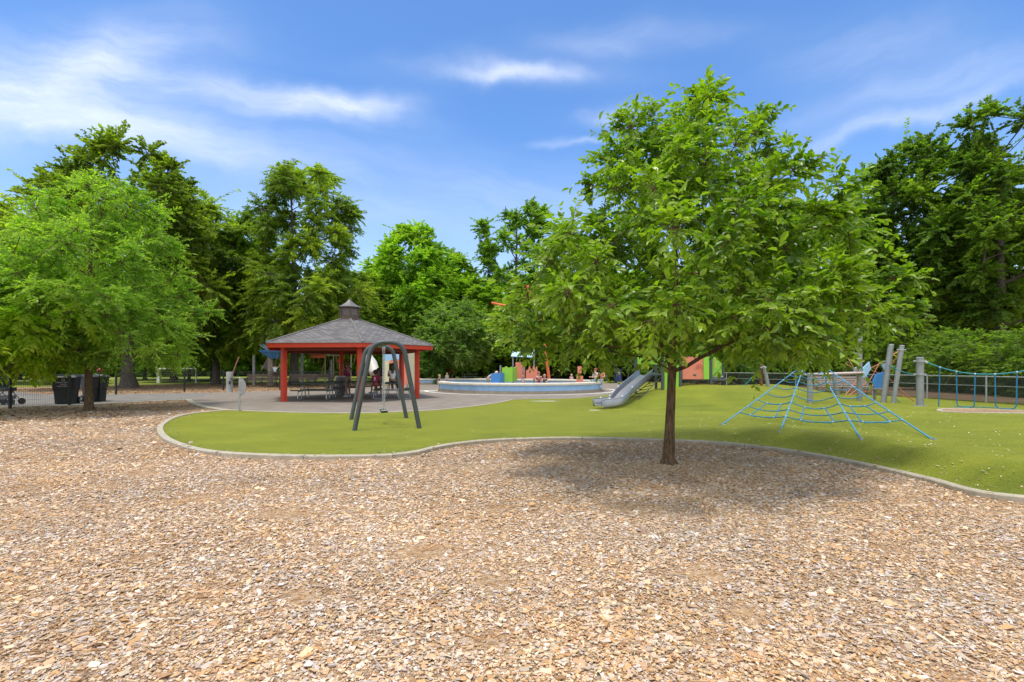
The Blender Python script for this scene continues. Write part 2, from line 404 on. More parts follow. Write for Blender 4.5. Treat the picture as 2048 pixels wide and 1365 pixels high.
# ------------------------------------------------------------------ ground materials
def mulch_mat():
    m = bpy.data.materials.new('mulch'); nt, b, out = nodes_of(m); N = nt.nodes.new; L = nt.links.new
    tc = N('ShaderNodeTexCoord')
    nz = N('ShaderNodeTexNoise'); nz.inputs['Scale'].default_value = 14; nz.inputs['Detail'].default_value = 3
    L(tc.outputs['Object'], nz.inputs['Vector'])
    ad = N('ShaderNodeMixRGB'); ad.blend_type = 'ADD'; ad.inputs[0].default_value = .10; L(tc.outputs['Object'], ad.inputs[1]); L(nz.outputs['Color'], ad.inputs[2])
    v = N('ShaderNodeTexVoronoi'); v.inputs['Scale'].default_value = 26; L(ad.outputs[0], v.inputs['Vector'])
    mp = N('ShaderNodeMapping'); mp.inputs['Rotation'].default_value = (0, 0, .9); mp.inputs['Scale'].default_value = (1, 2.2, 1); L(ad.outputs[0], mp.inputs[0])
    v2 = N('ShaderNodeTexVoronoi'); v2.inputs['Scale'].default_value = 17; L(mp.outputs[0], v2.inputs['Vector'])
    sep = N('ShaderNodeSeparateColor'); L(v.outputs['Color'], sep.inputs[0])
    sep2 = N('ShaderNodeSeparateColor'); L(v2.outputs['Color'], sep2.inputs[0])
    mm = N('ShaderNodeMath'); mm.operation = 'MULTIPLY_ADD'; L(sep.outputs[0], mm.inputs[0]); mm.inputs[1].default_value = .6
    m5 = N('ShaderNodeMath'); m5.operation = 'MULTIPLY'; L(sep2.outputs[1], m5.inputs[0]); m5.inputs[1].default_value = .4; L(m5.outputs[0], mm.inputs[2])
    r = N('ShaderNodeValToRGB'); e = r.color_ramp.elements
    cols = [(.0, (.20, .112, .058)), (.22, (.33, .19, .095)), (.4, (.43, .275, .15)), (.55, (.46, .33, .215)), (.7, (.47, .29, .145)), (.85, (.52, .41, .30)), (1, (.57, .49, .40))]
    while len(e) < len(cols): e.new(.5)
    for k, (p, c) in enumerate(cols): e[k].position = p; e[k].color = c + (1,)
    L(mm.outputs[0], r.inputs[0])
    big = N('ShaderNodeTexNoise'); big.inputs['Scale'].default_value = .9; big.inputs['Detail'].default_value = 5; L(tc.outputs['Object'], big.inputs['Vector'])
    mr = N('ShaderNodeMapRange'); mr.inputs[1].default_value = .3; mr.inputs[2].default_value = .7; mr.inputs[3].default_value = .78; mr.inputs[4].default_value = 1.15; L(big.outputs['Fac'], mr.inputs[0])
    hs = N('ShaderNodeHueSaturation'); L(r.outputs[0], hs.inputs['Color']); L(mr.outputs[0], hs.inputs['Value'])
    L(hs.outputs[0], b.inputs['Base Color']); b.inputs['Roughness'].default_value = .9; b.inputs['Specular IOR Level'].default_value = .15
    bp = N('ShaderNodeBump'); bp.inputs['Strength'].default_value = .9; bp.inputs['Distance'].default_value = .03
    bb = N('ShaderNodeMath'); bb.operation = 'ADD'; L(v.outputs['Distance'], bb.inputs[0]); L(sep2.outputs[2], bb.inputs[1])
    L(bb.outputs[0], bp.inputs['Height']); L(bp.outputs[0], b.inputs['Normal'])
    return m
def turf_mat():
    m = bpy.data.materials.new('turf'); nt, b, out = nodes_of(m); N = nt.nodes.new; L = nt.links.new
    tc = N('ShaderNodeTexCoord')
    n1 = N('ShaderNodeTexNoise'); n1.inputs['Scale'].default_value = 38; n1.inputs['Detail'].default_value = 6; n1.inputs['Roughness'].default_value = .75; L(tc.outputs['Object'], n1.inputs['Vector'])
    n2 = N('ShaderNodeTexNoise'); n2.inputs['Scale'].default_value = .8; n2.inputs['Detail'].default_value = 6; L(tc.outputs['Object'], n2.inputs['Vector'])
    # mowing / nap direction: long soft streaks
    mp = N('ShaderNodeMapping'); mp.inputs['Scale'].default_value = (.5, 2.6, 1); mp.inputs['Rotation'].default_value = (0, 0, -.12); L(tc.outputs['Object'], mp.inputs[0])
    n3 = N('ShaderNodeTexNoise'); n3.inputs['Scale'].default_value = 1.3; n3.inputs['Roughness'].default_value = .65; n3.inputs['Detail'].default_value = 5; L(mp.outputs[0], n3.inputs['Vector'])
    r = N('ShaderNodeValToRGB'); e = r.color_ramp.elements
    e[0].position = .25; e[0].color = (.036, .058, .003, 1); e[1].position = .78; e[1].color = (.285, .305, .022, 1)
    k = e.new(.5); k.color = (.128, .162, .007, 1)
    a1 = N('ShaderNodeMath'); a1.operation = 'MULTIPLY_ADD'; L(n1.outputs['Fac'], a1.inputs[0]); a1.inputs[1].default_value = .50
    a2 = N('ShaderNodeMath'); a2.operation = 'MULTIPLY_ADD'; L(n2.outputs['Fac'], a2.inputs[0]); a2.inputs[1].default_value = .36
    a3 = N('ShaderNodeMath'); a3.operation = 'MULTIPLY'; L(n3.outputs['Fac'], a3.inputs[0]); a3.inputs[1].default_value = .42
    L(a3.outputs[0], a2.inputs[2]); L(a2.outputs[0], a1.inputs[2]); a4 = N('ShaderNodeMath'); a4.operation = 'SUBTRACT'; L(a1.outputs[0], a4.inputs[0]); a4.inputs[1].default_value = .12; L(a4.outputs[0], r.inputs[0])
    L(r.outputs[0], b.inputs['Base Color']); b.inputs['Roughness'].default_value = .75; b.inputs['Specular IOR Level'].default_value = .25
    b.inputs['Sheen Weight'].default_value = 1.0; b.inputs['Sheen Roughness'].default_value = .25; b.inputs['Sheen Tint'].default_value = (1.0, .93, .14, 1)
    bp = N('ShaderNodeBump'); bp.inputs['Strength'].default_value = .8; bp.inputs['Distance'].default_value = .02; L(n1.outputs['Fac'], bp.inputs['Height']); L(bp.outputs[0], b.inputs['Normal'])
    return m
MULCH = mulch_mat(); TURFM = turf_mat()
PAVE = M('rubber_paving', (.235, .20, .165), .85, var=.16, scale=1.3, bump=.35, bscale=160, dirt=.35, spec=.25)
ASPH = M('path_concrete', (.20, .185, .165), .85, var=.2, scale=1.1, bump=.3, bscale=120, dirt=.35, spec=.25)
KERBM = M('kerb_concrete', (.42, .37, .28), .85, var=.18, scale=9, bump=.4, bscale=60, dirt=.25)
LAWNM = M('lawn_grass', (.21, .25, .035), .85, var=.4, scale=.5, bump=.6, bscale=40, dirt=.3, spec=.2)

def sheet(name, poly, z, mat, step=None, hfun=None):
    """filled outline as a mesh, triangulated; optional inner grid following hfun"""
    bm = bmesh.new()
    vs = [bm.verts.new((x, y, z)) for x, y in poly]
    bm.faces.new(vs); bmesh.ops.triangulate(bm, faces=bm.faces[:])
    bmesh.ops.recalc_face_normals(bm, faces=bm.faces[:])
    me = bpy.data.meshes.new(name); bm.to_mesh(me); bm.free()
    if me.polygons[0].normal.z < 0: me.flip_normals()
    return link_mesh(name, me, mat)

# ground: one sheet to the horizon, finer near the camera, faintly uneven
def axis(a):
    out = [0]; s = .25
    while out[-1] < a: out.append(out[-1] + s); s *= 1.09
    return np.array(out)
ax = axis(420); xs = np.concatenate([-ax[::-1][:-1], ax]); ys = np.concatenate([-axis(30)[::-1][:-1], axis(520)])
GX, GY = np.meshgrid(xs, ys); 
def ground_h(x, y):
    x, y = np.asarray(x, float), np.asarray(y, float)
    return .012 * np.sin(x * 1.7 + np.sin(y * 1.3)) + .012 * np.sin(y * 2.1 + np.cos(x * .9) * 1.5)
gz = ground_h(GX, GY) * (1 - smooth(11, 16, GY)) - .03
ny, nx = GX.shape
ii = np.arange((ny - 1) * (nx - 1)); rI, cI = ii // (nx - 1), ii % (nx - 1); a0 = rI * nx + cI
gme = np_mesh('ground', np.stack([GX.ravel(), GY.ravel(), gz.ravel()], 1), [np.stack([a0, a0 + 1, a0 + nx + 1, a0 + nx], 1)], smooth=True)
tag(link_mesh('ground', gme, MULCH), kind='structure')

# synthetic turf with its mounds: grid clipped to the outline
def build_turf():
    bm = bmesh.new(); vs = [bm.verts.new((x, y, 0)) for x, y in TURF]; bm.faces.new(vs)
    for axis_, lo, hi, st in ((0, -9, 30, .25), (1, 4, 51, .25)):
        k = lo
        while k < hi:
            if not (axis_ == 1 and k > 27 and (round((k - lo) / st) % 6)) and not (axis_ == 0 and k > 19 and round((k - lo) / st) % 4):
                n = Vector((1, 0, 0)) if axis_ == 0 else Vector((0, 1, 0))
                bmesh.ops.bisect_plane(bm, geom=bm.verts[:] + bm.edges[:] + bm.faces[:], plane_co=n * k, plane_no=n)
            k += st
    P = np.array([v.co[:2] for v in bm.verts]); H = turf_h(P)
    for v, h in zip(bm.verts, H): v.co.z = h + .012
    bmesh.ops.recalc_face_normals(bm, faces=bm.faces[:])
    me = bpy.data.meshes.new('turf'); bm.to_mesh(me); bm.free()
    if sum(p.normal.z for p in me.polygons) < 0: me.flip_normals()
    me.polygons.foreach_set('use_smooth', [True] * len(me.polygons))
    return tag(link_mesh('turf', me, TURFM), kind='structure')
build_turf()
tag(sheet('plaza', PLAZA, .004, PAVE), kind='structure')
tag(sheet('path', PATH, -.004, ASPH), kind='structure')
tag(sheet('lawn', [(-140, 120), (-140, 30), (-60, 27), (-44, 33), (-36, 40), (-27, 47), (-18, 52), (-8, 55), (4, 58), (14, 56), (14, 120)], -.012, LAWNM), kind='structure')
tag(sheet('lawn_strip', [(6.5, 44), (10.4, 51), (13, 44), (15.5, 38), (15, 47), (12, 55), (3, 55)], -.008, LAWNM), kind='structure')

def kerb(name, line, w=.13, z0=-.05, z1=.035, hf=None, block=1.5):
    """concrete edging along a plan line in blocks with open joints and a rounded top"""
    P = np.array(line, float); s = np.concatenate([[0], np.cumsum(np.hypot(*np.diff(P, axis=0).T))]); tot = s[-1]; b = MB(); rr = random.Random(len(line)); a = 0
    while a < tot - .02:
        e = min(tot, a + block * rr.uniform(.92, 1.08)); n = max(2, int((e - a) / .12)); dz = rr.uniform(-.004, .004)
        rows = []
        for q in np.linspace(a + .006, e - .006, n + 1):
            x, y = np.interp(q, s, P[:, 0]), np.interp(q, s, P[:, 1]); x2, y2 = np.interp(min(q + .03, tot), s, P[:, 0]), np.interp(min(q + .03, tot), s, P[:, 1]); x1, y1 = np.interp(max(q - .03, 0), s, P[:, 0]), np.interp(max(q - .03, 0), s, P[:, 1])
            d = Vector((x2 - x1, y2 - y1, 0)); d.normalize(); nn = Vector((-d.y, d.x, 0)); h = hf(x, y) if hf else 0
            rows += [Vector((x, y, 0)) + nn * f * w + Vector((0, 0, z + (h + dz if z > 0 else 0))) for f, z in ((-.5, z0), (-.5, z1 - .012), (-.40, z1), (.40, z1), (.5, z1 - .012), (.5, z0))]
        fs = [(i * 6 + j, (i + 1) * 6 + j, (i + 1) * 6 + j + 1, i * 6 + j + 1) for i in range(n) for j in range(5)]
        b.add(rows, fs + [(0, 1, 2, 3, 4, 5), tuple(n * 6 + j for j in range(6))[::-1]]); a = e
    return tag(b.build(name, KERBM), kind='structure')
kerb('kerb', KERB_FRONT); kerb('kerb_paving', KERB_PAVE, w=.09); kerb('kerb_corner', KERB_END, w=.22)
kerb('kerb_path', [KERB_END[0]] + px2([(300, 803), (230, 807), (170, 811)]) + [(-19.5, 18.7)], w=.10, z1=.015)
PALE = M('pale_concrete', (.55, .51, .44), .8, var=.12, scale=4, bump=.2, dirt=.2)
def arc(c, r, a0, a1, n=48): return [(c[0] + r * math.cos(math.radians(a0 + (a1 - a0) * i / n)), c[1] + r * math.sin(math.radians(a0 + (a1 - a0) * i / n))) for i in range(n + 1)]
def band(name, inner, outer, z, mat):
    b = MB(); k = len(inner); vs = [(x, y, z) for x, y in inner] + [(x, y, z) for x, y in outer]
    b.add(vs, [(i, i + 1, i + 1 + k, i + k) for i in range(k - 1)]); o = b.build(name, mat)
    if o.data.polygons[0].normal.z < 0: o.data.flip_normals()
    return tag(o, kind='structure')
band('ring_marking', arc(RING_C, RING_R + .75, 185, 375), arc(RING_C, RING_R + .98, 185, 375), .009, M('white_marking', (.72, .70, .64), .7, dirt=.3))
# pale worn chalk patches on the paving and turf
chalk = M('chalk', (.62, .60, .52), .9, var=.2)
for k, (u, v, a, b_) in enumerate([(868, 782, 1.2, .22), (850, 784.5, .9, .12), (1090, 803.5, .75, .10), (1190, 822, .25, .05)]):
    p = at(u, v) if u > 1024 else g2(u, v); rr = random.Random(k)
    poly = [(p.x + a * math.cos(t) * rr.uniform(.6, 1), p.y + b_ * 2 * math.sin(t) * rr.uniform(.6, 1)) for t in [2 * PI * i / 14 for i in range(14)]]
    tag(sheet('chalk_marking', poly, p.z + (.018 if u > 1024 else .012), chalk), kind='structure')
# mulch disc with its own kerb at the far right of the turf
DISC_C, DISC_R = (14.85, 14.3), 1.95
def disc():
    b = MB(); n = 40; rings = 5; vs = [(DISC_C[0], DISC_C[1], hz(*DISC_C) + .03)]; fs = []
    for r in range(1, rings + 1):
        for j in range(n):
            t = 2 * PI * j / n; x, y = DISC_C[0] + DISC_R * r / rings * math.cos(t), DISC_C[1] + DISC_R * r / rings * math.sin(t)
            vs.append((x, y, hz(x, y) + .03))
    for j in range(n): fs.append((0, 1 + j, 1 + (j + 1) % n))
    for r in range(rings - 1):
        for j in range(n):
            a = 1 + r * n; fs.append((a + j, a + n + j, a + n + (j + 1) % n, a + (j + 1) % n))
    b.add(vs, fs); tag(b.build('mulch_disc', MULCH, smooth=True), kind='structure')
    kerb('kerb_disc', arc(DISC_C, DISC_R + .06, 0, 360, 60), w=.13, hf=hz)
disc()

# ------------------------------------------------------------------ loose wood chips on the near mulch (stuff)
def wood_chips():
    rng = np.random.default_rng(7)
    pal = np.array([(.50, .33, .18), (.55, .40, .26), (.47, .41, .35), (.60, .54, .47), (.44, .25, .10), (.22, .12, .06), (.53, .37, .20), (.40, .34, .29), (.36, .20, .09), (.64, .50, .34)])
    pw = np.array([.15, .14, .17, .13, .10, .05, .10, .09, .05, .07]); pw /= pw.sum()
    Ps, Ls = [], []
    for (y0, y1, dens, k) in ((1.7, 3.2, 6800, .69), (3.2, 5.2, 5200, .70), (5.2, 8.2, 3000, .80), (8.2, 12.5, 1100, 1.05), (12.5, 17.5, 300, 1.5)):
        wx = 1.09 * y1 + .6; n = int(dens * 2 * wx * (y1 - y0))
        p = np.stack([rng.uniform(-wx, wx, n), rng.uniform(y0, y1, n)], 1)
        p = p[np.abs(p[:, 0]) < 1.09 * p[:, 1] + .6]
        Ps.append(p); Ls.append(np.full(len(p), k))
    P = np.concatenate(Ps); K = np.concatenate(Ls)
    keep = (~in_poly(P, TURF) | ((dist_poly(P, KERB_FRONT[::2]) < .30) & (rng.random(len(P)) < .035))) & ~in_poly(P, PLAZA) & ~in_poly(P, PATH) & ((dist_poly(P, KERB_FRONT[::2]) > .075) | (rng.random(len(P)) < .05)) & (P[:, 0] < 16)
    keep &= ~((P[:, 0] < -13) & (P[:, 1] > 18.4)) & (dist_poly(P, KERB_END) > .13)
    P, K = P[keep], K[keep]; n = len(P)
    L = np.clip(rng.lognormal(math.log(.025), .52, n), .008, .085) * K; Wd = L * rng.uniform(.32, .88, n); T = rng.uniform(.002, .006, n) * K
    stick = rng.random(n) < .06; L[stick] *= rng.uniform(1.4, 2.6, stick.sum()); Wd[stick] *= .25; fines = rng.random(n) < .20; L[fines] *= .5; Wd[fines] *= .55; bigc = rng.random(n) < .02; L[bigc] *= 1.7; Wd[bigc] *= 1.5
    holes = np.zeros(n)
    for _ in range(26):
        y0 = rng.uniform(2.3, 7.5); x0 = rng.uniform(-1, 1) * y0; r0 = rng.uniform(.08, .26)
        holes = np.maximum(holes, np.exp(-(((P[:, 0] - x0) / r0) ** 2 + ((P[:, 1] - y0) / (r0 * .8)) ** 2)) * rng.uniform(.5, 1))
    L = L * (1 - .45 * holes); Wd = Wd * (1 - .45 * holes)
    tw = rng.random(n) < .0022; L[tw] = rng.uniform(.07, .19, tw.sum()); Wd[tw] = rng.uniform(.004, .008, tw.sum()); T[tw] = .005
    sgn = np.array([(-1, -1), (1, -1), (1, 1), (-1, 1)])
    loc = np.zeros((n, 8, 3))
    for i in range(4):
        jx, jy = rng.uniform(.6, 1.1, n), rng.uniform(.5, 1.15, n)
        for q in (0, 4):
            loc[:, i + q, 0] = sgn[i, 0] * L / 2 * jx; loc[:, i + q, 1] = sgn[i, 1] * Wd / 2 * jy
    loc[:, 0:4, 2] = 0; loc[:, 4:8, 2] = -T[:, None]
    loc[:, 0, 2] += rng.normal(0, .12, n) * Wd; loc[:, 2, 2] += rng.normal(0, .12, n) * Wd
    yaw = rng.uniform(0, 2 * PI, n); pit = rng.normal(0, .13, n); rol = rng.normal(0, .19, n)
    cy, sy, cp, sp, cr, sr = np.cos(yaw), np.sin(yaw), np.cos(pit), np.sin(pit), np.cos(rol), np.sin(rol)
    x, y, z = loc[..., 0], loc[..., 1], loc[..., 2]
    y, z = y * cr[:, None] - z * sr[:, None], y * sr[:, None] + z * cr[:, None]
    x, z = x * cp[:, None] + z * sp[:, None], -x * sp[:, None] + z * cp[:, None]
    x, y = x * cy[:, None] - y * sy[:, None], x * sy[:, None] + y * cy[:, None]
    gz = ground_h(P[:, 0], P[:, 1]) * (1 - smooth(11, 16, P[:, 1])) - .03; onk = (dist_poly(P, KERB_FRONT[::2]) < .07) ; gz[onk] = .036; ont = in_poly(P, TURF) & ~onk; gz[ont] = turf_h(P[ont]) + .016
    lift = .003 + rng.random(n) ** 1.5 * .010 + np.abs(np.sin(pit)) * L * .3
    V = np.stack([x + P[:, :1], y + P[:, 1:], z + (gz + lift - .012 * holes + np.where(tw, .012, 0))[:, None]], -1).reshape(-1, 3)
    o = np.arange(n)[:, None] * 8
    F = np.concatenate([o + np.array([[0, 1, 2, 3]]), o + np.array([[4, 5, 1, 0]]), o + np.array([[5, 6, 2, 1]]), o + np.array([[6, 7, 3, 2]]), o + np.array([[7, 4, 0, 3]])], 1).reshape(-1, 4)
    def fbm(s, ph):
        v = 0
        for o_ in range(4):
            f = s * 1.9 ** o_; v = v + np.sin(P[:, 0] * f + ph + 1.7 * np.sin(P[:, 1] * f * .8 + ph * 2 + o_)) * np.sin(P[:, 1] * f * 1.13 + ph * 3 + 1.3 * np.sin(P[:, 0] * f * .7 + o_ * 2)) / 1.4 ** o_
        return np.clip(v * .45, -1, 1)
    big = .5 + .5 * fbm(.8, .3); warm = fbm(1.3, 2.1)
    pal = ((pal * .93 + pal.mean(1, keepdims=True) * .07) * .86 + pal.mean(0) * .14) * np.array([1.20, 1.155, 1.15]); c = pal[rng.choice(len(pal), n, p=pw)] * rng.uniform(.84, 1.16, (n, 1)) * (.84 + .28 * big[:, None])
    c = c * (1 + warm[:, None] * np.array([[.07, .0, -.12]]))
    c[:, 2] *= rng.uniform(.85, 1.08, n)
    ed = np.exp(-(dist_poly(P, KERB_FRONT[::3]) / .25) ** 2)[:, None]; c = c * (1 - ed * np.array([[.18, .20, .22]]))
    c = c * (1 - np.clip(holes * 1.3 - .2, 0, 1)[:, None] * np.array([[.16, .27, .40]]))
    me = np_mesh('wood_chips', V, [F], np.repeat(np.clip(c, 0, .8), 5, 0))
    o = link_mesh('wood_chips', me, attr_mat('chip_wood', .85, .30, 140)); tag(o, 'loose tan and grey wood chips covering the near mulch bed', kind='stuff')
wood_chips()

# pale leaf litter strewn over the turf (stuff)
def litter():
    rng = np.random.default_rng(3); n = 9000
    P = np.stack([rng.uniform(-8, 13, n), rng.uniform(5.5, 17, n)], 1)
    d = dist_poly(P, KERB_FRONT[::3]); near = (P[:, 0] > 2.2)
    prob = np.where(near, np.exp(-d / 1.4) * .7 + .05, .012 + .03 * np.exp(-d / .8))
    k = in_poly(P, TURF) & (rng.random(n) < prob) & (d > .1); P = P[k]; n = len(P)
    s = rng.uniform(.008, .024, n) * (1 + .05 * P[:, 1]); a = rng.uniform(0, PI, n); z = turf_h(P) + .026
    c, sn = np.cos(a) * s, np.sin(a) * s
    V = np.stack([np.stack([P[:, 0] - c, P[:, 1] - sn, z], 1), np.stack([P[:, 0] + sn * .45, P[:, 1] - c * .45, z + .004], 1), np.stack([P[:, 0] + c, P[:, 1] + sn, z + .008], 1), np.stack([P[:, 0] - sn * .45, P[:, 1] + c * .45, z + .004], 1)], 1).reshape(-1, 3)
    col = np.array([(.58, .56, .32), (.50, .47, .26), (.66, .64, .48), (.40, .35, .15)])[rng.integers(0, 4, n)]
    me = np_mesh('leaf_litter', V, [np.arange(4 * n).reshape(-1, 4)], col)
    tag(link_mesh('leaf_litter', me, attr_mat('litter', .8, .1)), 'pale fallen bits of leaf and bark scattered over the turf', kind='stuff')
litter()
# dry brown leaves under the trees by the left fence (stuff)
def dead_leaves():
    rng = np.random.default_rng(5); n = 16000
    P = np.stack([rng.uniform(-34, -8, n), rng.uniform(14, 50, n)], 1)
    k = ~in_poly(P, PLAZA) & ~in_poly(P, PATH) & ~in_poly(P, TURF) & (P[:, 1] < 47 + (P[:, 0] + 18) * .5) & ~((P[:, 1] < 24) & (P[:, 0] > -12)); P = P[k]; n = len(P)
    s = rng.uniform(.03, .07, n); a = rng.uniform(0, PI, n); z = rng.uniform(-.02, .02, n)
    c, sn = np.cos(a) * s, np.sin(a) * s; t = rng.uniform(0, .04, (n, 2))
    V = np.stack([np.stack([P[:, 0] - c, P[:, 1] - sn, z], 1), np.stack([P[:, 0] + sn * .6, P[:, 1] - c * .6, z + t[:, 0]], 1), np.stack([P[:, 0] + c, P[:, 1] + sn, z + .01], 1), np.stack([P[:, 0] - sn * .6, P[:, 1] + c * .6, z + t[:, 1]], 1)], 1).reshape(-1, 3)
    col = np.array([(.24, .12, .05), (.17, .09, .04), (.30, .18, .09), (.36, .25, .14)])[rng.integers(0, 4, n)]
    tag(link_mesh('dead_leaves', np_mesh('dead_leaves', V, [np.arange(4 * n).reshape(-1, 4)], col), attr_mat('dead_leaf', .85, .15)), 'dry brown leaves lying under the trees by the fence', kind='stuff')
dead_leaves()
# ------------------------------------------------------------------ trees
def bark_mat(name, col, scale=1.0):
    m = bpy.data.materials.new(name); nt, b, out = nodes_of(m); N = nt.nodes.new; L = nt.links.new
    tc = N('ShaderNodeTexCoord'); mp = N('ShaderNodeMapping'); mp.inputs['Scale'].default_value = (22 * scale, 22 * scale, 4 * scale); L(tc.outputs['Object'], mp.inputs[0])
    n = N('ShaderNodeTexNoise'); n.inputs['Scale'].default_value = 1; n.inputs['Detail'].default_value = 7; n.inputs['Roughness'].default_value = .65; L(mp.outputs[0], n.inputs['Vector'])
    r = N('ShaderNodeValToRGB'); r.color_ramp.elements[0].position = .32; r.color_ramp.elements[1].position = .72
    r.color_ramp.elements[0].color = tuple(c * .30 for c in col) + (1,); r.color_ramp.elements[1].color = tuple(c * 1.55 for c in col) + (1,)
    L(n.outputs['Fac'], r.inputs[0]); L(r.outputs[0], b.inputs['Base Color']); b.inputs['Roughness'].default_value = .9; b.inputs['Specular IOR Level'].default_value = .2
    bp = N('ShaderNodeBump'); bp.inputs['Strength'].default_value = .9; bp.inputs['Distance'].default_value = .03; L(n.outputs['Fac'], bp.inputs['Height']); L(bp.outputs[0], b.inputs['Normal'])
    return m
BARK_GREY = bark_mat('bark_grey', (.12, .10, .08)); BARK_BROWN = bark_mat('bark_brown', (.165, .110, .062), 1.6); BARK_PALE = bark_mat('bark_pale', (.24, .19, .125))
LEAF_NEAR = leaf_mat('leaf_glossy', rough=.36, trans=.38, tcol=(.80, 1.0, .22), spec=.55)
LEAF_FAR = leaf_mat('leaf_soft', rough=.55, trans=.52, tcol=(1.0, 1.12, .30), spec=.3)

def frusta(A, B, ra, rb, n=6):
    """tapered segments A->B as one vertex and face set"""
    A, B = np.asarray(A, float), np.asarray(B, float); d = B - A; L = np.linalg.norm(d, axis=1, keepdims=True) + 1e-9; d = d / L
    ref = np.where(np.abs(d[:, 2:3]) < .9, np.array([[0, 0, 1.]]), np.array([[1., 0, 0]]))
    u = np.cross(d, ref); u /= np.linalg.norm(u, axis=1, keepdims=True); v = np.cross(d, u)
    t = np.arange(n) * 2 * PI / n
    ring = u[:, None, :] * np.cos(t)[None, :, None] + v[:, None, :] * np.sin(t)[None, :, None]
    V = np.concatenate([A[:, None] + ring * np.asarray(ra)[:, None, None], B[:, None] + ring * np.asarray(rb)[:, None, None]], 1)
    k = len(A); o = np.arange(k)[:, None] * 2 * n; j = np.arange(n)
    F = np.stack([j, (j + 1) % n, (j + 1) % n + n, j + n], 1)
    return V.reshape(-1, 3), (o[:, :, None] + F[None]).reshape(-1, 4)

LEAF_T = {  # templates: (along, across, up) and faces
    'leaf': (np.array([(0, 0, 0), (.30, .46, .10), (.30, -.46, .10), (.68, .42, .06), (.68, -.42, .06), (1, 0, -.16), (.32, 0, .0), (.70, 0, -.04)]),
             [[(6, 1, 0), (0, 2, 6), (7, 5, 3), (7, 4, 5)], [(6, 7, 3, 1), (6, 2, 4, 7)]]),
    'blade': (np.array([(0, 0, 0), (.45, .5, .06), (1, 0, -.12), (.45, -.5, .06)]), [[(0, 3, 1), (3, 2, 1)], []]),
}
def leaves_mesh(name, P, D, Nn, L, Wd, col, kind):
    T, (tri, quad) = LEAF_T[kind]; n = len(P)
    D = D / (np.linalg.norm(D, axis=1, keepdims=True) + 1e-9)
    S = np.cross(Nn, D); S /= (np.linalg.norm(S, axis=1, keepdims=True) + 1e-9); U = np.cross(D, S)
    V = P[:, None] + T[None, :, 0:1] * (D * L[:, None])[:, None] + T[None, :, 1:2] * (S * Wd[:, None])[:, None] + T[None, :, 2:3] * (U * L[:, None])[:, None]
    o = np.arange(n)[:, None, None] * len(T); F = []; cs = []
    if tri: f = (o + np.array(tri)[None]).reshape(-1, 3); F.append(f); cs.append(np.repeat(col, len(tri), 0))
    if quad: f = (o + np.array(quad)[None]).reshape(-1, 4); F.append(f); cs.append(np.repeat(col, len(quad), 0))
    return np_mesh(name, V.reshape(-1, 3), F, np.concatenate(cs), smooth=False)

def unit(rng, n):
    v = rng.normal(size=(n, 3)); return v / np.linalg.norm(v, axis=1, keepdims=True)

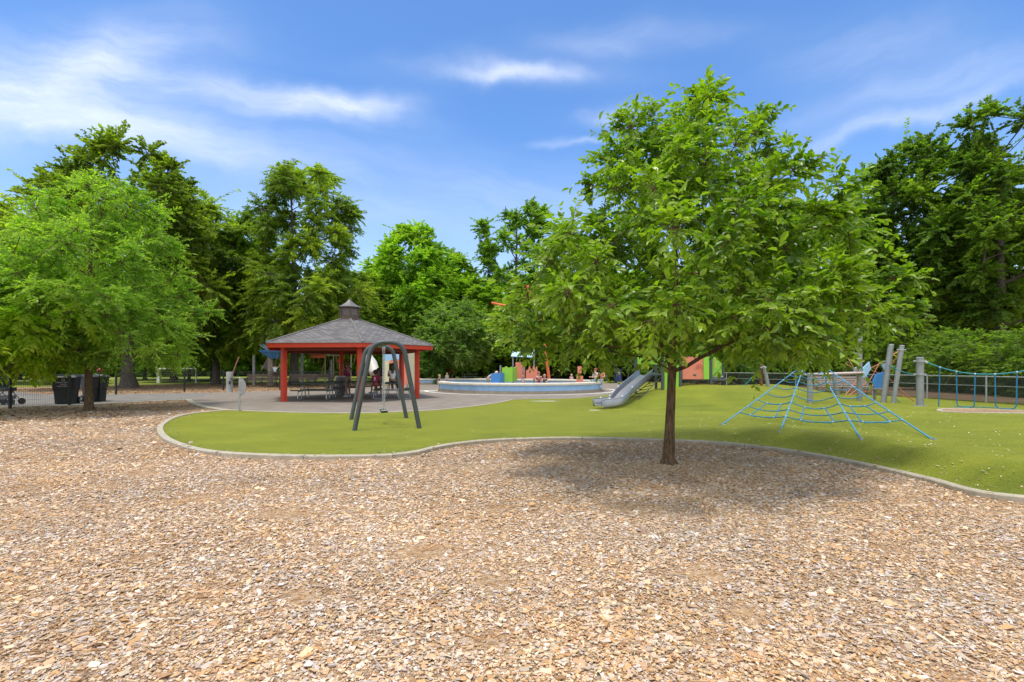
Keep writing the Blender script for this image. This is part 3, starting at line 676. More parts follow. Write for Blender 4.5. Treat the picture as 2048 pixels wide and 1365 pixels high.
def grow(seed, H, trunk_r, prof, zb, n_clumps, clump_r, sprigs, per, leaf, leaf_w, cols, kind='blade', lean=(0, 0), off=(0, 0), droop=.35, bias=.55, trunk_top=.9, flat=.9,
         twig_r=.006, fork=None, ang_noise=.22, tipcol=None, leaf_mat_=None, bark=None, min_r=.012, rise=.5, twigs=True, size_var=.25, gain=(2.35, 1.95, 1.9), nj=.9, shoots=.04, extra=()):
    """prof(t) -> crown radius at height fraction t of [zb, H]; returns (trunk mesh, crown mesh)"""
    rng = np.random.default_rng(seed)
    # trunk
    zt = H * trunk_top; k = 12; tz = np.linspace(0, zt, k)
    ph = rng.uniform(0, 6, 4)
    tx = lean[0] * (tz / H) ** 1.3 + .012 * H * np.sin(tz / H * 5 + ph[0]) * (tz / H); ty = lean[1] * (tz / H) ** 1.3 + .012 * H * np.sin(tz / H * 4 + ph[1]) * (tz / H)
    T = np.stack([tx, ty, tz], 1)
    TR = trunk_r * (1 - .80 * (tz / zt)) ; TR[0] *= 1.28; TR = np.maximum(TR, min_r * 1.3)
    # crown clumps
    a1, a2, p1, p2 = rng.uniform(.5, 1, 2).tolist() + rng.uniform(0, 6, 2).tolist()
    Cs = []; Rr = []
    tries = 0
    while len(Cs) < n_clumps and tries < n_clumps * 60:
        tries += 1
        t = rng.random(); th = rng.uniform(0, 2 * PI); R = prof(t)
        if rng.random() > (R / max(prof(.3), prof(.15), prof(.5))) ** 1.5: continue
        R *= 1 + ang_noise * (a1 * math.sin(3 * th + p1 + 4 * t) + a2 * math.sin(2 * th + p2 - 6 * t)) * .7
        rr = R * rng.random() ** (1 - bias) if bias < 1 else R
        cr = clump_r * rng.uniform(.7, 1.3)
        rr = max(0, min(rr, R - cr * .35))
        c = np.array([off[0] + rr * math.cos(th), off[1] + rr * math.sin(th), zb + t * (H - zb)])
        if c[2] + cr * .3 > H: c[2] = H - cr * .3
        if Cs and min(np.linalg.norm((np.array(Cs) - c) * (1, 1, 1.3), axis=1)) < clump_r * .62: continue
        Cs.append(c); Rr.append(cr)
    for (x_, y_, z_, r_) in extra: Cs.append(np.array([x_, y_, z_])); Rr.append(r_)
    Cs = np.array(Cs); Rr = np.array(Rr); nC = len(Cs)
    # limbs: each clump joins the nearest lower wood
    nodes = [p for p in T]; par = [-1] + list(range(k - 1)); is_tr = [True] * k; tips = [0] * k
    order = np.argsort(np.hypot(Cs[:, 0] - off[0] * .5, Cs[:, 1] - off[1] * .5) + .25 * np.abs(Cs[:, 2] - zb))
    ends = {}
    for ci in order:
        c = Cs[ci]; NP = np.array(nodes); d = NP - c; hor = np.hypot(d[:, 0], d[:, 1]); ds = np.linalg.norm(d, axis=1)
        over = np.maximum(0, NP[:, 2] - (c[2] - rise * hor)); low = np.where((NP[:, 2] < zb * .75) & np.array(is_tr), 1.5 * (zb * .75 - NP[:, 2]), 0)
        cost = ds + 1.6 * over + low + np.where(np.array(is_tr), 0, .10 * H * .3)
        s = int(np.argmin(cost)); a = NP[s]; m = max(2, int(ds[s] / (H * .045)) + 1); m = min(m, 7)
        ctrl = a * .5 + c * .5 + np.array([0, 0, -.10 * hor[s] + .05 * ds[s]]) + rng.normal(0, .05, 3) * ds[s]
        prev = s
        for j in range(1, m + 1):
            t = j / m; p = a * (1 - t) ** 2 + ctrl * 2 * t * (1 - t) + c * t * t + (rng.normal(0, .012 * ds[s], 3) if j < m else 0)
            nodes.append(p); par.append(prev); is_tr.append(False); tips.append(0); prev = len(nodes) - 1
        ends[ci] = prev; q = prev
        while q != -1: tips[q] += 1; q = par[q]
    NP = np.array(nodes); tips = np.array(tips); par = np.array(par); is_tr = np.array(is_tr)
    rad = np.maximum(min_r, trunk_r * .62 * (tips / nC) ** .48)
    rad[:k] = TR
    e = np.array([i for i in range(k, len(NP))])
    ra = np.where(is_tr[par[e]], np.minimum(rad[e] * 1.25, rad[par[e]]), rad[par[e]]); rb = rad[e]
    Vb, Fb = frusta(NP[par[e]], NP[e], ra, rb, 6)
    mb = MB(); tp = catmull([Vector(p) for p in T], 2); trr = np.interp([p.z for p in tp], tz, TR)
    # root flare
    base = [Vector((T[0][0], T[0][1], -.12)), Vector((T[0][0], T[0][1], .04)), Vector((T[0][0], T[0][1], trunk_r * 1.3))]
    tp = base + [p for p in tp if p.z > trunk_r * 2.2]; trr = [trunk_r * 2.0, trunk_r * 1.55, trunk_r * 1.12] + [float(np.interp(p.z, tz, TR)) for p in tp[3:]]
    mb.tube(tp, trr, 12)
    Vt = np.array([tuple(v) for v in mb.v]); Vt[:, :2] += (rng.random((len(Vt), 2)) - .5) * trunk_r * .12
    # sprigs of leaves
    S = nC * sprigs; ci = np.repeat(np.arange(nC), sprigs)
    out = Cs - np.array([off[0], off[1], zb + .35 * (H - zb)]); out /= (np.linalg.norm(out, axis=1, keepdims=True) + 1e-9)
    d = unit(rng, S) + out[ci] * .30 + np.array([0, 0, .12]); d[:, 2] *= flat; d /= np.linalg.norm(d, axis=1, keepdims=True)
    sl = Rr[ci] * rng.uniform(.55, 1.15, S) * np.where(rng.random(S) < shoots, 1.6, 1.0); st = Cs[ci] + d * (sl * rng.uniform(.0, .25, S))[:, None]
    en_dir = d.copy(); 
    def along(si, t):
        p = st[si] + d[si] * (sl[si] * t)[:, None]; p[:, 2] -= droop * sl[si] * t * t * .6; return p
    if twigs:
        s_all = np.arange(S); mid = along(s_all, np.full(S, .5)); end = along(s_all, np.full(S, .98))
        V1, F1 = frusta(Cs[ci], mid, np.full(S, twig_r), np.full(S, twig_r * .7), 3); V2, F2 = frusta(mid, end, np.full(S, twig_r * .7), np.full(S, twig_r * .3), 3)
        parts = [(Vt, mb.f), (Vb, Fb), (V1, F1), (V2, F2)]
    else: parts = [(Vt, mb.f), (Vb, Fb)]
    VV = []; Q = []; NG = []; oo = 0
    for (v, f) in parts:
        VV.append(v)
        for x in ([f] if isinstance(f, np.ndarray) else []): Q.append(x + oo)
        if not isinstance(f, np.ndarray):
            qs = np.array([x for x in f if len(x) == 4]) + oo; Q.append(qs)
        oo += len(v)
    tm = np_mesh('trunk', np.concatenate(VV), [np.concatenate(Q)], smooth=True)
    n = S * per; si = np.repeat(np.arange(S), per); t = np.tile((np.arange(per) + .6) / per, S) + rng.uniform(-.06, .06, n); t = np.clip(t * .9 + .12, 0, 1.03)
    P = along(si, t)
    side = np.where(np.tile(np.arange(per) % 2, S) == 0, 1., -1.)
    sd = np.cross(d[si], np.array([[0, 0, 1.]])); sd /= (np.linalg.norm(sd, axis=1, keepdims=True) + 1e-6)
    D = d[si] * rng.uniform(.5, 1.0, n)[:, None] + sd * (side * rng.uniform(.5, 1.0, n))[:, None] + rng.normal(0, .22, (n, 3)); D[:, 2] -= droop * rng.uniform(.3, 1.2, n)
    Nn = np.array([[0, 0, 1.]]) + rng.normal(0, nj, (n, 3)) + d[si] * .35
    L = leaf * (1 + size_var * rng.normal(size=n)).clip(.5, 1.6); Wd = L * leaf_w * rng.uniform(.85, 1.15, n)
    cols = np.array(cols) * gain; cbase = cols[rng.integers(0, len(cols), nC)][ci]                 # each spray its own green
    c = (cbase * rng.uniform(.80, 1.22, (S, 1)))[si] * rng.uniform(.82, 1.20, (n, 1))
    if tipcol is not None:
        k2 = (t > .72)[:, None] * rng.uniform(.2, .9, (n, 1)); c = c * (1 - k2) + np.array(tipcol) * k2
    cm = leaves_mesh('crown', P, D, Nn, L, Wd, np.clip(c, .004, .6), kind)
    return tm, cm

def tree_obj(name, meshes, loc, label, cat='tree', rz=0.0, sc=(1, 1, 1), group=None, bark=BARK_GREY, leaf=LEAF_FAR):
    o = thing(name, label, cat, loc, rz, group); o.scale = sc
    link_mesh('trunk', meshes[0], bark, o); link_mesh('crown', meshes[1], leaf, o); return o
def prof_ell(R, t0=.45, sharp=1.0):
    return lambda t: R * max(.05, 1 - abs((t - t0) / (1 - t0 if t > t0 else t0 + .12)) ** 2.2) ** (.55 * sharp)
def prof_pts(pts):
    a = np.array(pts); return lambda t: float(np.interp(t, a[:, 0], a[:, 1]))

# --- the young tree in the mulch, the nearest thing standing
YT = (2.475, 7.9)
G_NEAR = [(.112, .172, .012), (.135, .195, .014), (.088, .145, .011), (.160, .220, .016), (.066, .118, .011)]
H0, Z0 = 5.92, 1.80
pm = prof_pts([((z - Z0) / (H0 - Z0), r) for z, r in ((1.80, 1.9), (1.95, 2.7), (2.25, 3.05), (2.6, 2.8), (3.2, 2.55), (3.8, 2.12), (4.3, 1.68), (4.7, 1.30), (5.0, 1.12), (5.4, .90), (5.92, .50))])
ym = grow(11, H0, .083, pm, Z0, 310, .38, 18, 12, .088, .48, G_NEAR, kind='leaf', gain=(1.40, 1.48, 1.1), nj=.65, extra=[(3.15, -.9, 2.80, .26), (2.9, -.85, 2.78, .25), (3.2, -.7, 2.36, .28), (2.95, -.6, 2.30, .28), (2.7, .2, 3.75, .3), (-1.15, .2, 4.45, .24), (.35, -.3, 5.65, .24), (1.35, -.2, 5.35, .26)], shoots=.09, lean=(.22, 0), off=(.20, 0), droop=.30, bias=.60, trunk_top=.90, flat=.85, twig_r=.0035,
          tipcol=(.27, .37, .03), min_r=.007, rise=.25, ang_noise=.16, size_var=.32)
tree_obj('young_tree', ym, (YT[0], YT[1], -.02), 'broad young tree with glossy leaves standing alone in the wood chips', bark=BARK_BROWN, leaf=LEAF_NEAR)

# --- middle distance trees on the left
G_LIGHT = [(.085, .160, .022), (.068, .135, .018), (.108, .185, .028), (.056, .112, .016)]
G_MID = [(.060, .130, .014), (.048, .105, .012), (.080, .150, .018), (.070, .135, .012)]
G_OLIVE = [(.070, .105, .014), (.055, .085, .012), (.090, .125, .018), (.042, .072, .012)]
G_DARK = [(.030, .065, .012), (.038, .078, .014), (.024, .052, .010), (.048, .088, .014)]
G_YEL = [(.105, .190, .014), (.085, .165, .014), (.12, .20, .018), (.065, .135, .012)]

m = grow(21, 8.2, .125, prof_pts([(0, 2.2), (.12, 3.1), (.3, 3.3), (.5, 3.0), (.7, 2.5), (.88, 1.5), (1, .4)]), 1.85, 185, .62, 22, 20, .125, .34, G_LIGHT,  off=(.2, 0), droop=.3, bias=.62, twig_r=.005, tipcol=(.26, .36, .06), gain=(3.2, 2.75, 2.6), shoots=.08, ang_noise=.38)
tree_obj('bright_tree', m, (X(178, 17.6), 17.6, -.03), 'bright green fine leaved tree beside the black bins', bark=BARK_BROWN)
m = grow(22, 5.3, .10, prof_pts([(0, 1.7), (.2, 3.0), (.45, 3.0), (.7, 2.3), (.9, 1.2), (1, .3)]), 1.7, 140, .60, 14, 14, .20, .45, [(.095, .160, .014), (.078, .135, .012), (.115, .180, .018)], kind='leaf', off=(-.2, .2), droop=.75, bias=.6, twig_r=.005, tipcol=(.28, .34, .03), rise=.8, gain=(3.0, 2.6, 2.0))
tree_obj('spreading_tree', m, (-16.45, 15.9, -.03), 'low spreading tree with drooping leaves at the left edge', bark=BARK_PALE)
m = grow(23, 17.4, .44, prof_pts([(0, 4.0), (.2, 5.8), (.45, 6.2), (.7, 5.8), (.9, 3.9), (1, 2.0)]), 4.6, 130, 1.35, 30, 34, .235, .62, G_OLIVE, droop=.2, bias=.70, twig_r=.012, min_r=.03, rise=.55, trunk_top=.78, gain=(2.9, 2.6, 2.0))
tree_obj('tall_oak', m, (X(257, 37), 37, -.03), 'tall oak with a clumpy crown rising behind the bright tree', bark=BARK_GREY)
m_dark = grow(24, 16.3, .32, prof_pts([(0, 3.0), (.2, 4.6), (.5, 4.8), (.75, 4.0), (.92, 2.8), (1, 1.3)]), 3.0, 120, 1.4, 30, 36, .29, .34, [(.050, .080, .012), (.066, .098, .014), (.036, .062, .011), (.085, .115, .016)], droop=.5, bias=.68, twig_r=.012, min_r=.025, trunk_top=.8, gain=(3.2, 3.0, 2.2))
tree_obj('dark_tree', m_dark, (X(432, 45), 45, -.03), 'dark olive tree filling the gap left of the pavilion', bark=BARK_GREY)
m = grow(25, 18.4, .36, prof_pts([(0, 4.2), (.15, 5.0), (.4, 4.4), (.62, 3.7), (.82, 3.4), (.93, 2.8), (1, 1.9)]), 4.2, 98, 1.3, 30, 38, .30, .28, [(.085, .130, .016), (.068, .105, .014), (.11, .15, .020), (.050, .085, .012)], off=(1.3, 0), trunk_top=.8, gain=(2.9, 2.6, 2.0), droop=.55, bias=.74, twig_r=.012, min_r=.03)
tree_obj('willow_oak', m, (X(588, 42), 42, -.03), 'tall narrow leaved tree rising behind the red pavilion', bark=BARK_GREY)
m_mid = grow(26, 18.0, .30, prof_pts([(0, 3.6), (.2, 5.2), (.5, 5.4), (.75, 4.3), (.92, 2.3), (1, .6)]), 2.2, 170, 1.35, 26, 34, .26, .55, G_YEL, droop=.3, bias=.68, twig_r=.012, min_r=.025, trunk_top=.8)
tree_obj('maple', m_mid, (X(825, 58), 58, -.03), 'yellow green maple right of the pavilion roof', bark=BARK_GREY)
m_sp = grow(27, 24.5, .34, prof_pts([(0, 3.0), (.3, 4.6), (.6, 5.0), (.8, 5.0), (.93, 3.4), (1, 1.8)]), 7.0, 70, 1.35, 20, 30, .32, .5, G_MID, droop=.2, bias=.8, twig_r=.02, min_r=.04)
tree_obj('thin_tree', m_sp, (X(1030, 68), 68, -.03), 'tall thin crowned tree left of the young tree', bark=BARK_GREY)
# small multi-stemmed tree beyond the low wall
m = grow(28, 7.6, .14, prof_pts([(0, 2.6), (.2, 3.9), (.5, 3.9), (.8, 2.6), (1, .7)]), 1.9, 150, .85, 20, 18, .22, .45, [(.075, .145, .030), (.060, .120, .024), (.09, .165, .04)], lean=(1.2, 0), off=(.5, 0), droop=.25, bias=.6, twig_r=.008, rise=.9, tipcol=(.14, .2, .06))
tree_obj('crape_tree', m, (X(903, 47), 47, 0), 'small leaning grey green tree beyond the low blue wall', bark=BARK_PALE)
# oaks on the right
m_oak = grow(29, 18.6, .40, prof_pts([(0, 4.0), (.2, 6.0), (.45, 6.4), (.7, 6.0), (.9, 4.2), (1, 2.2)]), 3.6, 98, 1.45, 30, 36, .25, .62, [(.040, .078, .011), (.052, .094, .013), (.030, .060, .010), (.066, .110, .015)], droop=.2, bias=.70, twig_r=.012, min_r=.03, trunk_top=.8, gain=(3.4, 3.0, 2.3))
tree_obj('wide_oak', m_oak, (X(1850, 44), 44, -.03), 'wide dark oak right of the young tree', bark=BARK_GREY, sc=(1.02, 1.02, 1.12))
m = grow(30, 21.0, .42, prof_pts([(0, 4.6), (.25, 6.0), (.5, 5.6), (.75, 4.8), (.92, 3.8), (1, 2.6)]), 5.6, 80, 1.4, 30, 36, .25, .62, [(.042, .080, .011), (.056, .096, .013), (.032, .062, .010)], off=(1.8, 0), droop=.2, bias=.7, twig_r=.012, min_r=.03, trunk_top=.82, gain=(3.2, 2.9, 2.2))
tree_obj('leaning_oak', m, (X(2000, 38), 38, -.03), 'tall dark oak at the right edge with bare trunk showing', bark=BARK_GREY)

# further copies of those trees filling the belt, each turned and scaled
def clone(meshes, name, u, Y, sc, rz, label, group=None, bark=BARK_GREY, cat='tree', leaf=LEAF_FAR, z=-.03):
    return tree_obj(name, meshes, (X(u, Y), Y, z), label, cat, rz, sc, group, bark, leaf)
clone(m_dark, 'dark_tree', -30, 48, (1.2, 1.2, 1.1), 1.0, 'dark tall tree at the far left edge behind the spreading tree')
clone(m_dark, 'dark_tree', 348, 60, (1.1, 1.1, .92), 2.2, 'dark tree behind the tall oak and the soccer goal')
clone(m_dark, 'dark_tree', 505, 62, (1.1, 1.1, .80), 4.0, 'dark tree between the dark olive tree and the narrow leaved tree')
clone(m_dark, 'dark_tree', 690, 52, (1.0, 1.0, .72), 5.0, 'dark tree directly behind the pavilion cupola')
clone(m_mid, 'maple', 752, 66, (.9, .9, .86), 1.5, 'pale maple left of the larger yellow green maple')
clone(m_mid, 'maple', 905, 66, (1.0, 1.0, .90), 2.9, 'maple behind the small leaning tree')
clone(m_sp, 'thin_tree', 880, 84, (.9, .9, .95), 2.0, 'thin tree top showing above the yellow green maple')
clone(m_mid, 'maple', 975, 60, (.95, .95, .62), 4.4, 'low green tree between the leaning tree and the young tree')
clone(m_oak, 'wide_oak', 1610, 52, (.9, .9, .97), 1.1, 'dark oak showing over the right shoulder of the young tree')
clone(m_oak, 'wide_oak', 1735, 50, (.9, .9, .86), 2.5, 'lower oak between the young tree and the wide dark oak')
clone(m_mid, 'maple', 1110, 58, (.95, .95, .70), .7, 'green tree behind the left side of the young tree')
clone(m_mid, 'maple', 1260, 60, (1.0, 1.0, .72), 5.5, 'green tree behind the playhouse slide')
clone(m_oak, 'wide_oak', 1420, 56, (.9, .9, .70), 3.6, 'dark oak behind the play tower')
clone(m_oak, 'wide_oak', 2090, 46, (1.0, 1.0, .95), 4.6, 'dark oak half outside the right edge of the view')
# the closed wood behind everything
m_w1 = grow(41, 17, .28, prof_pts([(0, 4.0), (.15, 5.6), (.5, 5.8), (.8, 4.2), (1, 1.0)]), .6, 170, 1.6, 16, 18, .62, .55, G_DARK, droop=.3, bias=.6, twigs=False, min_r=.03, trunk_top=.8, gain=(3.6, 3.4, 2.4))
m_w2 = grow(42, 18, .28, prof_pts([(0, 3.6), (.2, 5.0), (.5, 5.2), (.8, 4.4), (1, 1.4)]), .8, 140, 1.6, 11, 16, .62, .5, G_MID, droop=.3, bias=.6, twigs=False, min_r=.03, trunk_top=.8, gain=(3.6, 3.4, 2.4))
rw = random.Random(5)
for i in range(34):
    u = -420 + i * 88 + rw.uniform(-25, 25); Y = rw.uniform(88, 104) if u < 1050 else rw.uniform(66, 84)
    s = rw.uniform(.85, 1.15)
    clone((m_w1, m_w2)[i % 2], 'wood_tree', u, Y, (s * 1.25, s * 1.25, s * rw.uniform(.8, 1.0) * (.95 if u < 1050 else .85)), rw.uniform(0, 6), 'dark leafy tree in the closed wood behind the park', 'trees of the wood behind the park')

# trees on the field edge with slim trunks, low canopies
m_f = grow(43, 8.6, .17, prof_pts([(0, 2.4), (.2, 3.3), (.5, 3.3), (.8, 2.2), (1, .6)]), 2.1, 95, .95, 12, 15, .28, .45, G_MID, droop=.35, bias=.6, twig_r=.008, tipcol=(.12, .19, .02))
for u, Y, s, rz, lab in [(345, 50, 1.0, .4, 'field edge tree just right of the soccer goal post'), (378, 56, .95, 1.9, 'field edge tree with a slim trunk between two others'), (424, 54, 1.1, 3.1, 'field edge tree with the thickest trunk of the row'),
                         (290, 62, 1.1, 4.2, 'small tree behind the soccer goal'), (100, 44, 1.0, 2.6, 'small tree on the lawn above the black bins'), (40, 60, 1.2, 5.0, 'small tree on the lawn above the stroller')]:
    clone(m_f, 'field_tree', u, Y, (s, s, s), rz, lab, 'small trees along the field edge', z=-.02)

# shrubs
m_b1 = grow(51, 2.9, .05, prof_pts([(0, 1.3), (.3, 1.7), (.6, 1.5), (1, .4)]), .15, 75, .5, 10, 12, .17, .45, [(.030, .062, .012), (.038, .076, .014), (.024, .050, .010)], gain=(3.2, 3.0, 2.2), droop=.2, bias=.6, twig_r=.004, rise=1.0)
m_b2 = grow(52, 4.2, .07, prof_pts([(0, 1.8), (.3, 2.6), (.6, 2.3), (1, .6)]), .2, 95, .7, 10, 13, .20, .45, [(.055, .105, .014), (.045, .088, .012), (.070, .125, .018)], droop=.3, bias=.6, twig_r=.005, rise=1.0)
for mm, u, Y, sc, rz, lab, zz in [
    (m_b1, 862, 45, (1, 1, 1.1), 0, 'dark bush beside the red pavilion post', 0),
    (m_b2, 1990, 29, (1.1, 1.1, .85), .6, 'leafy shrub beyond the rope bridge at the right edge', -.03),
    (m_b2, 2090, 26, (1.0, 1.0, .85), 2.1, 'leafy shrub cut by the right edge of the view', -.03),
    (m_b2, 1910, 33, (1.1, 1.1, .9), 3.5, 'leafy shrub behind the fence right of the climbing poles', -.03),
    (m_b2, 1800, 40, (1.3, 1.3, 1.35), 1.7, 'tall leafy shrub behind the leaning pole', -.03),
    (m_b2, 1712, 42, (1.2, 1.2, 1.25), 4.9, 'tall leafy shrub behind the tall grey pole', -.03),
    (m_b2, 1620, 44, (1.2, 1.2, .95), 4.1, 'shrub behind the white slatted bench', -.03),
    (m_b1, 1540, 43, (1.4, 1.4, 1.2), 2.7, 'dark shrub behind the grassy dome', -.03),
    (m_b1, 1475, 42, (1.3, 1.3, 1.3), 5.7, 'dark shrub right of the green playhouse', -.03),
    (m_b1, 1390, 46, (1.4, 1.4, 1.2), .9, 'dark shrub behind the playhouse', -.03),
    (m_b2, 1300, 54, (1.2, 1.2, 1.0), .3, 'shrub behind the top of the slide', -.03),
    (m_b2, 965, 62, (1.2, 1.2, 1.0), 2.2, 'shrub behind the dark picnic tables', -.03),
    (m_b1, 820, 60, (1.2, 1.2, 1.1), 2.2, 'dark bush behind the play kiosk', -.03)]:
    clone(mm, 'shrub', u, Y, sc, rz, lab, None, cat='shrub', z=zz)
for i in range(40):
    u = -420 + i * 75 + rw.uniform(-20, 20); Y = rw.uniform(78, 90) if u < 1050 else rw.uniform(56, 64)
    s = rw.uniform(1.3, 1.9)
    clone((m_b1, m_b2)[i % 2], 'undergrowth_shrub', u, Y, (s * 1.3, s * 1.3, s), rw.uniform(0, 6), 'dark shrub in the undergrowth at the foot of the wood', 'undergrowth shrubs at the foot of the wood', cat='shrub')
# ------------------------------------------------------------------ paints and metals
RED = M('orange_red_paint', (.62, .046, .010), .5, var=.10, dirt=.28)
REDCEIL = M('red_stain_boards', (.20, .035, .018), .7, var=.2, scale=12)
STEEL_DARK = M('dark_grey_powder_coat', (.075, .085, .088), .45, var=.1, dirt=.15)
GALV = M('galvanised_steel', (.42, .43, .43), .42, metal=.55, var=.18, scale=9, dirt=.15)
GREYPOLE = M('grey_pole_paint', (.30, .31, .30), .5, metal=.2, var=.12, scale=5, dirt=.15)
STAIN = M('stainless_steel', (.36, .365, .37), .30, metal=.85, var=.08, scale=3, dirt=.12)
BLACKM = M('black_paint', (.018, .022, .022), .5, var=.15)
BLACKP = M('black_plastic', (.028, .030, .030), .55, var=.2, scale=4, dirt=.2)
GREENCOAT = M('green_plastic_coating', (.055, .085, .060), .6, var=.15)
WHITE = M('white_paint', (.78, .78, .76), .5, var=.05)
LIME = M('lime_panel', (.30, .64, .05), .45, var=.06)
CORAL = M('coral_panel', (.78, .25, .16), .45, var=.06)
ORANGE = M('orange_rubber', (.72, .16, .06), .8, var=.1)
SKYBLUE = M('light_blue_panel', (.36, .60, .82), .45, var=.06)
BLUE = M('blue_panel', (.07, .27, .62), .45, var=.08)
NAVY = M('navy_plastic', (.012, .03, .14), .5, var=.1)
CREAM = M('cream_panel', (.72, .66, .42), .5, var=.08)
ROPEB = M('blue_rope', (.020, .19, .33), .7, var=.22, scale=60)
ROPEL = M('light_blue_rope', (.07, .28, .45), .7, var=.22, scale=60)
ROPET = M('teal_rope', (.02, .22, .25), .7, var=.2, scale=60)
ROPEO = M('orange_rope', (.62, .22, .12), .75, var=.2, scale=60)
ROPEY = M('tan_rope', (.48, .36, .14), .75, var=.2, scale=60)
WOODG = M('grey_weathered_wood', (.38, .31, .26), .8, var=.25, scale=14)
WOODD = M('dark_slat_wood', (.16, .115, .085), .75, var=.25, scale=14)

# ------------------------------------------------------------------ red hexagonal pavilion
def shingles():
    m = bpy.data.materials.new('shingles'); nt, b, out = nodes_of(m); N = nt.nodes.new; L = nt.links.new
    uv = N('ShaderNodeUVMap'); uv.uv_map = 'UVMap'
    br = N('ShaderNodeTexBrick'); br.inputs['Scale'].default_value = 1; br.inputs['Brick Width'].default_value = .30; br.inputs['Row Height'].default_value = .145; br.inputs['Mortar Size'].default_value = .012
    br.inputs['Color1'].default_value = (.115, .108, .108, 1); br.inputs['Color2'].default_value = (.20, .19, .185, 1); br.inputs['Mortar'].default_value = (.055, .05, .05, 1); br.inputs['Bias'].default_value = .1
    L(uv.outputs[0], br.inputs['Vector'])
    n = N('ShaderNodeTexNoise'); n.inputs['Scale'].default_value = 3; n.inputs['Detail'].default_value = 6; L(uv.outputs[0], n.inputs['Vector'])
    mr = N('ShaderNodeMapRange'); mr.inputs[3].default_value = .7; mr.inputs[4].default_value = 1.3; L(n.outputs['Fac'], mr.inputs[0])
    hs = N('ShaderNodeHueSaturation'); L(br.outputs['Color'], hs.inputs['Color']); L(mr.outputs[0], hs.inputs['Value']); L(hs.outputs[0], b.inputs['Base Color'])
    b.inputs['Roughness'].default_value = .9; b.inputs['Specular IOR Level'].default_value = .2
    bp = N('ShaderNodeBump'); bp.inputs['Strength'].default_value = .6; bp.inputs['Distance'].default_value = .02; bp.invert = True; L(br.outputs['Fac'], bp.inputs['Height']); L(bp.outputs[0], b.inputs['Normal'])
    return m
SHING = shingles()
GC = Vector((-8.0, 24.6, 0))
def hexv(r, k, z=0): a = math.radians(-65 + 60 * k); return Vector((r * math.cos(a), r * math.sin(a), z))
pav = thing('pavilion', 'hexagonal picnic pavilion with orange red posts and grey shingled roof', 'pavilion', GC)
for k in range(6):
    p = hexv(3.4, k); b = MB(); b.box((p.x, p.y, 1.19), (.205, .205, 2.40), rz=math.radians(-65 + 60 * k)); po = b.build('post', RED, pav)
    b = MB(); b.box((p.x, p.y, .012), (.27, .27, .02), rz=math.radians(-65 + 60 * k)); b.build('base_plate', RED, po)
ZE, ZA, RE, RC = 2.545, 3.79, 4.15, .50
def roof_mesh():
    b = MB(); vs, fs, uvs = [], [], []
    for k in range(6):
        a, c = hexv(RE + .05, k, ZE), hexv(RE + .05, k + 1, ZE); d, e = hexv(RC * .8, k + 1, ZA + .06), hexv(RC * .8, k, ZA + .06)
        i = len(vs); vs += [a, c, d, e]; fs.append((i, i + 1, i + 2, i + 3))
        w = (c - a).length; w2 = (d - e).length; s = (((d + e) - (a + c)) / 2).length
        uvs += [(0 + k * 7, 0), (w + k * 7, 0), (w / 2 + w2 / 2 + k * 7, s), (w / 2 - w2 / 2 + k * 7, s)]
    me = bpy.data.meshes.new('roof'); me.from_pydata(vs, [], fs); l = me.uv_layers.new(name='UVMap')
    for i, q in enumerate(uvs): l.data[i].uv = q
    return link_mesh('roof', me, SHING, pav)
roof = roof_mesh()
b = MB()
for k in range(6): b.tube([hexv(RE + .05, k, ZE + .012), hexv(RC * .8, k, ZA + .072)], .045, 5)
b.build('hip_cap', M('hip_shingle', (.17, .16, .158), .9, var=.3, scale=7), roof)
b = MB()
for k in range(6): b.bar(hexv(RE + .06, k, ZE - .012), hexv(RE + .06, k + 1, ZE - .012), .03, .016)
b.build('drip_edge', M('drip_edge', (.33, .31, .29), .5, metal=.3), roof)
b = MB()
for k in range(6):
    a, c = hexv(RE, k, ZE - .115), hexv(RE, k + 1, ZE - .115); b.bar(a, c, .045, .19)
b.build('fascia', RED, pav)
b = MB()
for k in range(6):
    a, c = hexv(3.4, k, 2.30), hexv(3.4, k + 1, 2.30); d = (c - a).normalized() * .11; b.bar(a + d, c - d, .09, .17)
    b.bar(hexv(3.5, k, 2.42), hexv(RC, k, 3.62), .08, .14)
b.build('roof_beam', REDCEIL, pav)
b = MB(); vs = [hexv(RE - .03, k, ZE - .09) for k in range(6)] + [hexv(.35, k, ZA - .05) for k in range(6)]
b.add(vs, [(k, (k + 1) % 6, 6 + (k + 1) % 6, 6 + k)[::-1] for k in range(6)]); b.build('ceiling', REDCEIL, pav)
CUP = M('cupola_wood', (.12, .085, .065), .75, var=.3, scale=7)
b = MB(); vs = []; 
def hexprism(b, r0, r1, z0, z1, off=0):
    vs = [hexv(r0, k, z0) for k in range(6)] + [hexv(r1, k, z1) for k in range(6)]
    b.add(vs, [(k, (k + 1) % 6, 6 + (k + 1) % 6, 6 + k) for k in range(6)] + [(5, 4, 3, 2, 1, 0), (6, 7, 8, 9, 10, 11)])
hexprism(b, .50, .48, 3.72, 4.0); cup = None
cupola = b.build('cupola', CUP, pav)
b = MB(); hexprism(b, .44, .44, 4.0, 4.42); b.build('louvre', M('louvre_screen', (.17, .15, .13), .7, var=.3, scale=25), cupola)
b = MB()
for k in range(6):
    p = hexv(.47, k); b.box((p.x, p.y, 4.21), (.07, .07, .42), rz=math.radians(-65 + 60 * k))
    a, c = hexv(.46, k, 4.39), hexv(.46, k + 1, 4.39); b.bar(a, c, .03, .05)
    a, c = hexv(.46, k, 4.02), hexv(.46, k + 1, 4.02); b.bar(a, c, .03, .05)
b.build('corner_trim', CUP, cupola)
b = MB(); prof = [(.60, 4.42), (.605, 4.45), (.42, 4.53), (.22, 4.66), (.07, 4.80), (.01, 4.86)]
